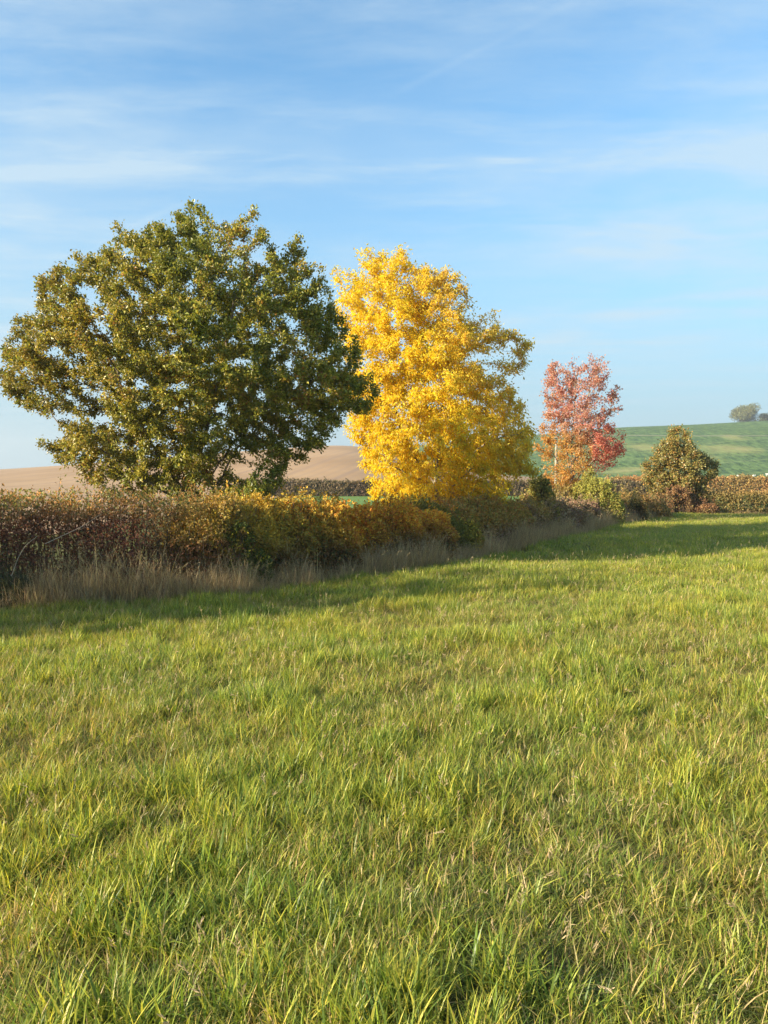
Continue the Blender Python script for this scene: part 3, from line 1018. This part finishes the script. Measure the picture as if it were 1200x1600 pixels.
shrub('hedge', 'golden and olive stretch of hedge between the oak and the yellow tree', 'hedge', G_H, front(ss, 1.5), 1.25 * rng.uniform(.8, 1.25, 14), 1.95 * rng.uniform(.88, 1.1, 14), 95000, 0.068, maple_col, 900, sprig=.14)
sa, sb_ = s_of_px(540), s_of_px(716)
ss = np.linspace(sa, sb_, 12)
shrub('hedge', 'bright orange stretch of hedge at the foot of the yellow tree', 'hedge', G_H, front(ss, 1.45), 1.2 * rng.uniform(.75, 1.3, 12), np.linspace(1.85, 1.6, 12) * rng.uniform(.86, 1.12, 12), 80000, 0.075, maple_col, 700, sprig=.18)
shrub('bush', 'dark green bush in shade under the yellow tree', 'bush', None, *lobed(put(742, 1.9)[0], 1.7, 2.1), 36000, 0.085, pal([(0.17, 0.17, .04), (.28, .25, .05), (.58, .45, .06), (.42, .27, .05)], [45, 34, 12, 9]), 200, clump=.36)
sa, sb_ = s_of_px(772), s_of_px(1005)
ss = np.linspace(sa, sb_, 26)


def bramble_col(P, rnd):
    x, y = pxs(P)
    g = palette([(0.25, 0.15, 0.11), (0.34, 0.22, 0.15), (0.22, 0.18, 0.08), (0.42, 0.31, 0.16), (0.40, 0.17, 0.13)], [30, 26, 18, 14, 10], np.clip(rnd * .6 + noise3(P, .6, 3) * .5 - .05, 0, .99))
    k = (np.clip((850 - x) / 60 + (noise3(P, .9, 2) - .5) * 2, 0, .85) * np.clip((P[:, 2] - .5) / .5, 0, 1))[:, None]
    g = g * (1 - k) + palette([(.42, .30, .06), (.30, .28, .07), (.46, .24, .06)], [1, 1, 1], rnd) * k
    return vary(g, .28)


shrub('hedge', 'low plum brown bramble hedge running from the yellow tree to the far corner', 'hedge', G_H, front(ss, 1.5), 1.2, np.linspace(1.75, 1.05, 26), 90000, 0.10, bramble_col, 1100, sprig=.2, stem_r=.009)
shrub('bush', 'green and bronze bush between the yellow tree and the red tree', 'bush', None, *lobed(at(842, 800, 33)[:2], 0.85, 2.6), 12000, 0.12, pal([(.20, .20, .05), (.32, .28, .07), (.46, .33, .09), (.12, .13, .04)], [30, 26, 20, 20]), 160, stem_r=.01)
shrub('bush', 'pale green willowy bush at the foot of the red tree', 'bush', None, *lobed(at(925, 800, 40.5)[:2], 1.35, 3.2), 20000, 0.12, pal([(.38, .36, .08), (.29, .31, .07), (.46, .38, .10), (.20, .22, .05)], [32, 30, 18, 14]), 240, stem_r=.01, aspect=.4, sprig=.3)
shrub('bush', 'ochre bush with thin leaves in the hedge below the red tree', 'bush', None, *lobed(at(885, 800, 41)[:2], 1.0, 2.5), 8000, 0.12, pal([(.45, .30, .09), (.36, .27, .09), (.30, .25, .07)], [32, 30, 18]), 200, stem_r=.01, aspect=.4, sprig=.35, clump=.5)
shrub('bush', 'low orange tan bush near the end of the bramble hedge', 'bush', None, *lobed(at(990, 800, 47)[:2], 2.0, 1.8), 22000, 0.12, pal([(.44, .27, .09), (.32, .24, .08), (.22, .18, .06), (.12, .11, .04)], [30, 26, 24, 18]), 260, stem_r=.009)
shrub('bush', 'russet bush round the foot of the small tree at the field corner', 'bush', None, *lobed((at(1035, 800, 51.5)[:2] + at(1075, 800, 52)[:2]) / 2, 2.3, 1.9), 24000, 0.13, pal([(.24, .13, .07), (.32, .18, .08), (.17, .11, .06), (.24, .2, .08)], [30, 26, 22, 16]), 260, stem_r=.01)
xs = np.linspace(at(1088, 800, 52.5)[0], 62, 20)


def olive_col(P, rnd):
    g = palette([(.15, .14, .05), (.24, .20, .07), (.33, .25, .09), (.11, .10, .04)], [30, 30, 20, 16], np.clip(rnd * .6 + noise3(P, .7, 3) * .5 - .05, 0, .99))
    g2 = palette([(.52, .31, .11), (.44, .28, .10), (.36, .25, .10)], [1, 1, 1], rnd)
    f = np.clip((P[:, 2] - 1.35) / .3 + (P[:, 0] - 22) / 30, 0, .8)[:, None]
    return vary(g * (1 - f) + g2 * f, .25)


shrub('hedge', 'trimmed olive hedge closing the meadow at the right', 'hedge', G_H, np.stack([xs, 52.8 + .0 * xs], -1), 1.1, 1.62, 90000, 0.13, olive_col, 1500, sprig=.12, stem_r=.01)
shrub('bush', 'small grey green bush at the left end of the dry grass', 'bush', None, gnd(20, 952) + (0, -.1), 0.42, .72, 9000, 0.042, pal([(.075, .085, .04), (.11, .12, .05), (.06, .06, .03)], [3, 3, 2]), 120, stem_r=.004)

# hedges beyond, across the pasture
for (xa, xb, Y, h, lab, cols) in ((-21, 38, 112, 2.35, 'brown hedge below the ploughed hill, seen past the oak', [(.20, .14, .09), (.15, .12, .06), (.25, .19, .12)]),
                                  (36, 112, 118, 3.0, 'rust coloured hedge below the green hill at the right', [(.46, .25, .10), (.38, .19, .08), (.48, .33, .13), (.28, .20, .08)])):
    xs = np.linspace(xa, xb, 30)
    ys = Y + 1.5 * np.sin(xs * .05)
    shrub('hedge', lab, 'hedge', 'hedges beyond the pasture', np.stack([xs, ys], -1), 1.4, h + .25 * np.sin(xs * .3) * .5, 60000, 0.30, pal(cols, [1] * len(cols), .3), 600, leafm=M_FAR, sprig=.2, stem_r=.02, ragged=.25)

# ------------------------------------------------------------------ grass
rng = np.random.default_rng(45)
def blade_set(nb, rad, hmin, hmax, wmin, wmax, cols, wts, bend=0.5, seg_n=4, tipcol=None, seedhead=0.0, lean=0.25):
    """a tuft: curved tapering blades as thin folded ribbons"""
    a = rng.uniform(0, 2 * math.pi, nb); rr = rad * np.sqrt(rng.random(nb))
    base = np.stack([rr * np.cos(a), rr * np.sin(a), np.full(nb, -0.01)], -1)
    h = rng.uniform(hmin, hmax, nb)
    wd = rng.uniform(wmin, wmax, nb)
    az_ = rng.uniform(0, 2 * math.pi, nb)
    dirh = np.stack([np.cos(az_), np.sin(az_), 0 * az_], -1)
    ln = np.abs(rng.normal(0, lean, nb)); bd = rng.gamma(2.0, bend / 2, nb)
    side = np.stack([-np.sin(az_ + rng.normal(0, .5, nb)), np.cos(az_ + rng.normal(0, .5, nb)), 0 * az_], -1)
    col = vary(palette(cols, wts, rng.random(nb)), .22)
    rows, cr = [], []
    p = base.copy()
    ang = ln.copy()
    for k in range(seg_n + 1):
        f = k / seg_n
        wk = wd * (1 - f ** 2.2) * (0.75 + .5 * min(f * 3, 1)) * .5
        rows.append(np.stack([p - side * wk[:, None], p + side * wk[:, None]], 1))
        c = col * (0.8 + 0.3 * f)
        if tipcol is not None:
            tf = max(0, f - .55) / .45 * (rng.random(nb) < .3)[:, None]
            c = c * (1 - tf) + np.array(tipcol) * tf
        cr.append(np.repeat(c[:, None], 2, 1))
        ang = np.minimum(ang + bd / seg_n * (0.5 + f), 2.2)
        st = (h / seg_n)[:, None]
        p = p + dirh * (np.sin(ang)[:, None]) * st + np.array([0, 0, 1]) * (np.cos(ang)[:, None]) * st
    V = np.stack(rows, 1)          # nb, seg+1, 2, 3
    Cc = np.stack(cr, 1)
    m = (seg_n + 1) * 2
    b = np.arange(nb)[:, None] * m
    k = np.arange(seg_n)[None, :] * 2
    F = np.stack([b + k, b + k + 1, b + k + 3, b + k + 2], -1).reshape(-1, 4)
    return V.reshape(-1, 3), F, Cc.reshape(-1, 3)


def grass_mat(name, transl=.35, wet=.35, patch=True, sat=1.0):
    m = bpy.data.materials.new(name)
    m.use_nodes = True
    t = NT(m.node_tree)
    a = t.n('ShaderNodeAttribute', attribute_name='tint').outputs[0]
    cc = a
    if patch:
        pos = t.n('ShaderNodeNewGeometry').outputs['Position']
        n = t.noise(pos, .55, 4, .6)
        n2 = t.noise(t.mapping(pos, (9, 4, 0)), 2.2, 3, .6)
        cc = t.mix(t.m('MULTIPLY', t.ss(n, .42, .68), .55), cc, t.mix(1.0, cc, rgb(1.22, 1.08, .8), 'MULTIPLY'))
        cc = t.mix(t.m('MULTIPLY', t.ss(n, .52, .34), .55), cc, t.mix(1.0, cc, rgb(.78, .92, .82), 'MULTIPLY'))
        cc = t.mix(t.m('MULTIPLY', t.ss(n2, .56, .74), .38), cc, rgb(.19, .15, .05))
    p = t.n('ShaderNodeBsdfPrincipled', {'Base Color': cc, 'Roughness': .42, 'Specular IOR Level': wet})
    tr = t.n('ShaderNodeBsdfTranslucent', {'Color': t.mix(1.0, cc, rgb(1.3, 1.25, .6), 'MULTIPLY')})
    mx = t.n('ShaderNodeMixShader', {0: transl, 1: p.outputs[0], 2: tr.outputs[0]})
    t.n('ShaderNodeOutputMaterial', {0: mx.outputs[0]})
    return m


M_GRASS = grass_mat('grass_blade', .45)
M_DRY = grass_mat('dry_blade', .3, .2, False)


def proto_coll(name, makers, mat):
    col = bpy.data.collections.new(name)
    for i, (V, F, cc) in enumerate(makers):
        o = mesh('%s_tuft_%02d' % (name, i), V, F, mat, col=cc)
        C.objects.unlink(o)
        col.objects.link(o)
    return col


def scatter(name, pts, rotz, tilt, scl, idx, coll, label, cat):
    me = bpy.data.meshes.new(name)
    me.vertices.add(len(pts))
    me.vertices.foreach_set('co', np.asarray(pts, np.float32).ravel())
    rot = np.stack([tilt[:, 0], tilt[:, 1], rotz], -1).astype(np.float32)
    a = me.attributes.new('rot', 'FLOAT_VECTOR', 'POINT'); a.data.foreach_set('vector', rot.ravel())
    a = me.attributes.new('scl', 'FLOAT_VECTOR', 'POINT'); a.data.foreach_set('vector', np.asarray(scl, np.float32).ravel())
    a = me.attributes.new('pick', 'INT', 'POINT'); a.data.foreach_set('value', np.asarray(idx, np.int32))
    o = bpy.data.objects.new(name, me)
    C.objects.link(o)
    ng = bpy.data.node_groups.new(name, 'GeometryNodeTree')
    ng.interface.new_socket('Geometry', in_out='INPUT', socket_type='NodeSocketGeometry')
    ng.interface.new_socket('Geometry', in_out='OUTPUT', socket_type='NodeSocketGeometry')
    N = ng.nodes; Lk = ng.links.new
    gi, go = N.new('NodeGroupInput'), N.new('NodeGroupOutput')
    ci = N.new('GeometryNodeCollectionInfo'); ci.inputs[0].default_value = coll
    ci.inputs['Separate Children'].default_value = True; ci.inputs['Reset Children'].default_value = True
    ip = N.new('GeometryNodeInstanceOnPoints')
    ip.inputs['Pick Instance'].default_value = True

    def attr(nm, ty):
        n = N.new('GeometryNodeInputNamedAttribute'); n.data_type = ty; n.inputs[0].default_value = nm
        return n.outputs[0]
    Lk(gi.outputs[0], ip.inputs['Points']); Lk(ci.outputs[0], ip.inputs['Instance'])
    Lk(attr('pick', 'INT'), ip.inputs['Instance Index'])
    e2r = N.new('FunctionNodeEulerToRotation'); Lk(attr('rot', 'FLOAT_VECTOR'), e2r.inputs[0]); Lk(e2r.outputs[0], ip.inputs['Rotation'])
    Lk(attr('scl', 'FLOAT_VECTOR'), ip.inputs['Scale'])
    Lk(ip.outputs[0], go.inputs[0])
    md = o.modifiers.new('scatter', 'NODES'); md.node_group = ng
    return tag(o, label, cat, None, 'stuff')


GC = [(0.18, 0.25, 0.04), (0.27, 0.33, 0.05), (0.39, 0.40, 0.07), (0.12, 0.18, 0.04), (0.52, 0.47, 0.09), (0.54, 0.40, 0.20)]
GWt = [24, 26, 17, 14, 10, 16]
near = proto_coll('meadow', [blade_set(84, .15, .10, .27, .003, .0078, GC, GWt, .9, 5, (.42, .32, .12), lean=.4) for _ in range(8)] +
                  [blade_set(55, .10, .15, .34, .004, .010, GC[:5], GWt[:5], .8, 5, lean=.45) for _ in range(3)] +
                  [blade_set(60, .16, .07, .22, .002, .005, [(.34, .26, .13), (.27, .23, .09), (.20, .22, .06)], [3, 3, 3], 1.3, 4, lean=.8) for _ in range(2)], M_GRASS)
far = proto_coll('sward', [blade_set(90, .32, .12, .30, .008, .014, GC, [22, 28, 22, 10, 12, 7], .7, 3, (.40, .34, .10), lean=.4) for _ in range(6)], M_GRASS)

sf = np.linspace(0, seg[-1], 600)
fx = front(sf)


def hedge_side(xy):
    """signed distance to the hedge's front line: positive on the meadow"""
    d = np.full(len(xy), 1e9); sg = np.ones(len(xy))
    for s in range(0, len(xy), 4000):
        q = xy[s:s + 4000]
        dd = ((q[:, None] - fx[None]) ** 2).sum(-1)
        k = dd.argmin(1)
        d[s:s + 4000] = np.sqrt(dd[np.arange(len(q)), k])
        k = np.clip(k, 1, len(fx) - 2)
        tn = fx[k + 1] - fx[k - 1]; r_ = q - fx[k]
        sg[s:s + 4000] = np.where(tn[:, 0] * r_[:, 1] - tn[:, 1] * r_[:, 0] < 0, 1, -1)
    return d * sg


def meadow_pts(y0, y1, dens, margin):
    halfw = 0.56
    n = int((y1 - y0) * ((y0 + y1) * halfw + 2 * margin) * dens)
    y = rng.uniform(y0, y1, n * 2); x = rng.uniform(-1, 1, n * 2) * (y1 * halfw + margin)
    k = np.abs(x) < np.maximum(y, 0) * halfw + margin
    q = np.stack([x[k], y[k]], -1)[:n]
    return q


def plant(name, bands, coll, n_kind, label, kindfn=None, hs=(.7, 1.25), side=0.05):
    Q = np.concatenate([meadow_pts(*b) for b in bands])
    hd = hedge_side(Q)
    Q = Q[(hd > side) & (Q[:, 1] < 51.3)]
    n = len(Q)
    P = np.stack([Q[:, 0], Q[:, 1], gz(Q[:, 0], Q[:, 1])], -1)
    P2 = P.copy(); P2[:, 2] = 0
    lush = noise3(P2, .9, 2) * .6 + noise3(P2, 3.1, 7) * .4
    s = rng.uniform(.8, 1.2, n)
    h = s * (0.56 + 0.44 * lush)
    pick = rng.integers(0, n_kind, n) if kindfn is None else kindfn(n, lush)
    return scatter(name, P, rng.uniform(0, 6.283, n), rng.normal(0, .10, (n, 2)), np.stack([s, s, h], -1), pick, coll, label, 'grass')


def kf(n, lush):
    r_ = rng.random(n)
    k = rng.integers(0, 8, n)
    k = np.where((lush > .58) & (r_ < .55), 8 + rng.integers(0, 3, n), k)
    k = np.where((lush < .48) & (r_ < .45), 11 + rng.integers(0, 2, n), k)
    return np.where(r_ > .88, 11 + rng.integers(0, 2, n), k)


plant('grass', [(-3, 1.6, 40, 5.5), (1.6, 8, 85, 5.0), (8, 15, 55, 5.0), (15, 24, 25, 6)], near, 13, 'lush green meadow grass with straw coloured blades covering the field', kf)
plant('distant_grass', [(15, 30, 9, 8), (30, 52, 11, 14)], far, 6, 'finer yellow green grass of the far part of the meadow')

# single long pale stalks and seed heads over the grass
def stalk_set(nb, rad, hmin, hmax, wd, cols, head=True, lean=.2):
    V, F, cc = blade_set(nb, rad, hmin, hmax, wd * .7, wd * 1.3, cols, [1] * len(cols), .35, 5, lean=lean)
    if head:
        tips = V.reshape(nb, 6, 2, 3)[:, 4:, :, :].mean(2)
        Ps, Ds = [], []
        k = 9
        for j in range(k):
            f = j / k
            Ps.append(tips[:, 0] * (1 - f) + tips[:, 1] * f); Ds.append(norm(norm(tips[:, 1] - tips[:, 0]) + rng.normal(0, .45, (nb, 3))))
        Pq, Dq = np.concatenate(Ps), np.concatenate(Ds)
        v2, f2, c2 = leaf_mesh(Pq, Dq, norm(rng.normal(0, 1, Pq.shape)), .035 * rng.uniform(.6, 1.3, len(Pq)), .007, np.tile(np.array([.40, .31, .19]), (len(Pq), 1)) * rng.uniform(.7, 1.2, (len(Pq), 1)))
        F3 = np.concatenate([F[:, :3], F[:, [0, 2, 3]]])
        F = np.concatenate([F3, f2 + len(V)]); V = np.concatenate([V, v2]); cc = np.concatenate([cc, c2])
    return V, F, cc


TAN = [(.56, .42, .24), (.48, .35, .20), (.40, .28, .16), (.62, .47, .25)]
st = proto_coll('stalk', [stalk_set(3, .10, .25, .45, .0035, [(.42, .36, .16), (.30, .32, .09)], True, .35) for _ in range(5)], M_DRY)
Q = np.concatenate([meadow_pts(2.5, 12, 3.0, 1), meadow_pts(12, 50, 2.4, 2)])
hd = hedge_side(Q); Q = Q[(hd > .3) & (Q[:, 1] < 51)]
n = len(Q); s = rng.uniform(.7, 1.2, n)
scatter('seeding_grass', np.stack([Q[:, 0], Q[:, 1], gz(Q[:, 0], Q[:, 1])], -1), rng.uniform(0, 6.28, n), rng.normal(0, .15, (n, 2)), np.stack([s, s, s], -1), rng.integers(0, 5, n), st,
        'scattered pale flowering stalks standing above the meadow grass', 'grass')

# tall dead grass along the foot of the hedge
dr = proto_coll('verge', [blade_set(46, .20, .25, .72, .004, .009, TAN + [(.20, .15, .10)], [3, 3, 3, 2, 3], .7, 5, lean=.35) for _ in range(5)] + [stalk_set(16, .2, .5, .95, .006, TAN, True, .25) for _ in range(3)], M_DRY)
n = 5200
s_ = rng.uniform(9, seg[-1] + .0, n)
wdt = np.interp(s_, seg, np.r_[np.full(len(seg) - 6, .95), np.linspace(1.3, 1.6, 6)])
offs = -0.25 + rng.beta(1.3, 1.5, n) * (wdt + .15)
Q = front(s_, offs - 0.1)
n1 = 700
Q = np.concatenate([Q, np.stack([rng.uniform(20.5, 62, n1), 51.25 + rng.random(n1) * .6], -1)])
n = len(Q)
P2 = np.stack([Q[:, 0], Q[:, 1], 0 * Q[:, 0]], -1)
s = rng.uniform(.55, 1.1, n) * (0.5 + .95 * noise3(P2, .8, 1)) * np.r_[np.interp(offs, [-.3, .2, 1], [.7, 1.0, 1.05]), np.full(n1, .65)]
scatter('dry_grass', np.stack([Q[:, 0], Q[:, 1], gz(Q[:, 0], Q[:, 1])], -1), rng.uniform(0, 6.28, n), rng.normal(0, .10, (n, 2)), np.stack([s, s, s], -1),
        np.where(rng.random(n) < .8, rng.integers(0, 5, n), rng.integers(5, 8, n)), dr, 'tall pale dead grass along the foot of the hedge', 'grass')

# ------------------------------------------------------------------ utility pole and its wires
PY = 66.0
pb = at(868, 800, PY); pb[2] = 0
ptop = at(868, 681, PY)[2]
M_POLE = flat_mat('weathered_pole', (.30, .27, .22), .8, .15)
M_INS = flat_mat('porcelain', (.75, .76, .74), .3, .05)
pole = thing('utility_pole', (float(pb[0]), float(pb[1]), 0.0), 'pale wooden pole with a crossarm beside the red tree', 'utility pole')
arr = lambda *a: np.array(a, float)
V, F = tubes(arr(pb, pb + (0, 0, ptop * .5)), arr(pb + (0, 0, ptop * .5), pb + (0, 0, ptop)), arr(.13, .11), arr(.11, .085), arr((0, 0, 1), (0, 0, 1)), arr((0, 0, 1), (0, 0, 1)), 10)
cap = np.array([[0, 0, 0]])
mesh('post', V, F, M_POLE, pole, smooth=True)


def box(c, dx, dy, dz):
    c = np.array(c)
    V = np.array([[x, y, z] for x in (-1, 1) for y in (-1, 1) for z in (-1, 1)]) * np.array([dx, dy, dz]) / 2 + c
    F = np.array([[0, 1, 3, 2], [4, 6, 7, 5], [0, 4, 5, 1], [2, 3, 7, 6], [0, 2, 6, 4], [1, 5, 7, 3]])
    return V, F


V, F = box(pb + (0, -.17, ptop - .12), .95, .10, .12)
mesh('crossarm', V, F, M_POLE, pole)
for sgn in (-1, 1):
    a_, b_ = pb + (sgn * .40, -.13, ptop - .18), pb + (0, -.13, ptop - .75)
    D = norm((b_ - a_)[None])
    V, F = tubes(a_[None], b_[None], arr(.03), arr(.03), D, D, 5)
    mesh('brace', V, F, M_POLE, pole)
V, F = box(pb + (.2, -.1, ptop - .95), .34, .06, .07)
mesh('bracket', V, F, M_POLE, pole)
V, F = box(pb + (0, -.16, 1.95), .22, .06, .28)
mesh('warning_plate', V, F, flat_mat('dark_plate', (.03, .03, .03), .5, .1), pole)
for k, dx in enumerate((-.42, 0, .42)):
    z0 = ptop - .06
    zz = np.array([0, .05, .05, .11, .11, .17, .17, .2]); rr = np.array([.03, .05, .07, .07, .05, .05, .03, .01])
    ang = np.arange(8) / 8 * 2 * math.pi
    V = np.concatenate([np.stack([pb[0] + dx + r_ * np.cos(ang), pb[1] - .17 + r_ * np.sin(ang), np.full(8, z0 + z_)], -1) for z_, r_ in zip(zz, rr)])
    i = np.arange(7)[:, None] * 8; j = np.arange(8)[None]
    F = np.stack([i + j, i + (j + 1) % 8, i + 8 + (j + 1) % 8, i + 8 + j], -1).reshape(-1, 4)
    if dx == 0:
        V[:, 2] += .06; V[:, 1] += .17
    mesh('insulator', V, F, M_INS, pole, smooth=True)
    wd_ = ('upper power line running right from the pole across the hill', 'middle power line between the other two wires', 'lower power line nearest the camera, hung from the crossarm end')[k]
    T = np.linspace(0, 1, 40)
    A_ = np.array([pb[0] + dx, pb[1] - .17, z0 + .2]); B_ = np.array([60 + dx, 60.0 + dx * 1.5, ptop + .55 + dx * .3])
    W = A_ + (B_ - A_) * T[:, None]; W[:, 2] -= 4 * T * (1 - T) * .45
    D = norm(np.diff(W, axis=0))
    V, F = tubes(W[:-1], W[1:], np.full(39, .007), np.full(39, .007), D, D, 4)
    o = mesh('power_line', V, F, flat_mat('wire_metal', (.26, .25, .23), .5, .05), origin=tuple(A_))
    tag(o, wd_, 'power line', 'power lines')

# ------------------------------------------------------------------ sheep at the foot of the green hill
M_WOOL = flat_mat('wool', (.72, .68, .58), .95, .12, 12)
me = bpy.data.meshes.new('sheep_body')
vs = [(0, 0, .62), (-.38, 0, .66), (.35, 0, .66), (.55, 0, .78), (.72, 0, .86), (.9, 0, .78), (-.38, .16, .45), (-.40, .17, .22), (-.38, .17, 0), (-.38, -.16, .45), (-.40, -.17, .22), (-.38, -.17, 0),
      (.32, .15, .45), (.33, .15, .22), (.33, .15, 0), (.32, -.15, .45), (.33, -.15, .22), (.33, -.15, 0), (-.55, 0, .62)]
es = [(0, 1), (0, 2), (2, 3), (3, 4), (4, 5), (1, 6), (6, 7), (7, 8), (1, 9), (9, 10), (10, 11), (2, 12), (12, 13), (13, 14), (2, 15), (15, 16), (16, 17), (1, 18)]
rad = [.30, .29, .27, .17, .12, .07] + [.11, .05, .045] * 4 + [.12]
me.from_pydata(vs, es, [])
me.materials.append(M_WOOL)
spots = [(1130, 749.5, .35, 'third'), (1155, 747, 2.8, 'fourth'), (1178, 746.5, .2, 'fifth'), (1199, 744.5, 3.3, 'sixth'), (1007, 747, .1, 'first'), (1110, 750.5, 2.9, 'second')]
LB = {'first': 'white sheep grazing left of the small corner tree', 'second': 'white sheep half hidden just right of the small corner tree', 'third': 'white sheep grazing nearest the right of the corner tree, clear of it',
      'fourth': 'small white sheep in the middle of those on the green hill', 'fifth': 'white sheep second from the right edge on the green hill', 'sixth': 'rightmost white sheep at the edge of the view on the green hill'}
first = None
for i, (px, py, rz, k) in enumerate(spots):
    # walk up the slope until the hill's surface lies on the line of sight
    Y = 340.0
    for yy in np.arange(332, 480, .5):
        q = at(px, py, yy)
        if hg(q[0], yy) >= q[2]:
            Y = yy; break
    q = at(px, py, Y)
    if first is None:
        o = bpy.data.objects.new('sheep', me)
        C.objects.link(o)
        md = o.modifiers.new('skin', 'SKIN'); md.use_smooth_shade = True
        for v_, r_ in zip(me.skin_vertices[0].data, rad):
            v_.radius = (r_, r_)
        me.skin_vertices[0].data[0].use_root = True
        m2 = o.modifiers.new('sub', 'SUBSURF'); m2.levels = 1; m2.render_levels = 1
        first = o
    else:
        o = first.copy(); C.objects.link(o)
    o.location = (float(q[0]), float(Y), hg(q[0], Y) + .12)
    o.rotation_euler = (0, 0, rz)
    o.scale = (1.35, 1.35, 1.35)
    tag(o, LB[k], 'sheep', 'sheep grazing at the foot of the green hill')
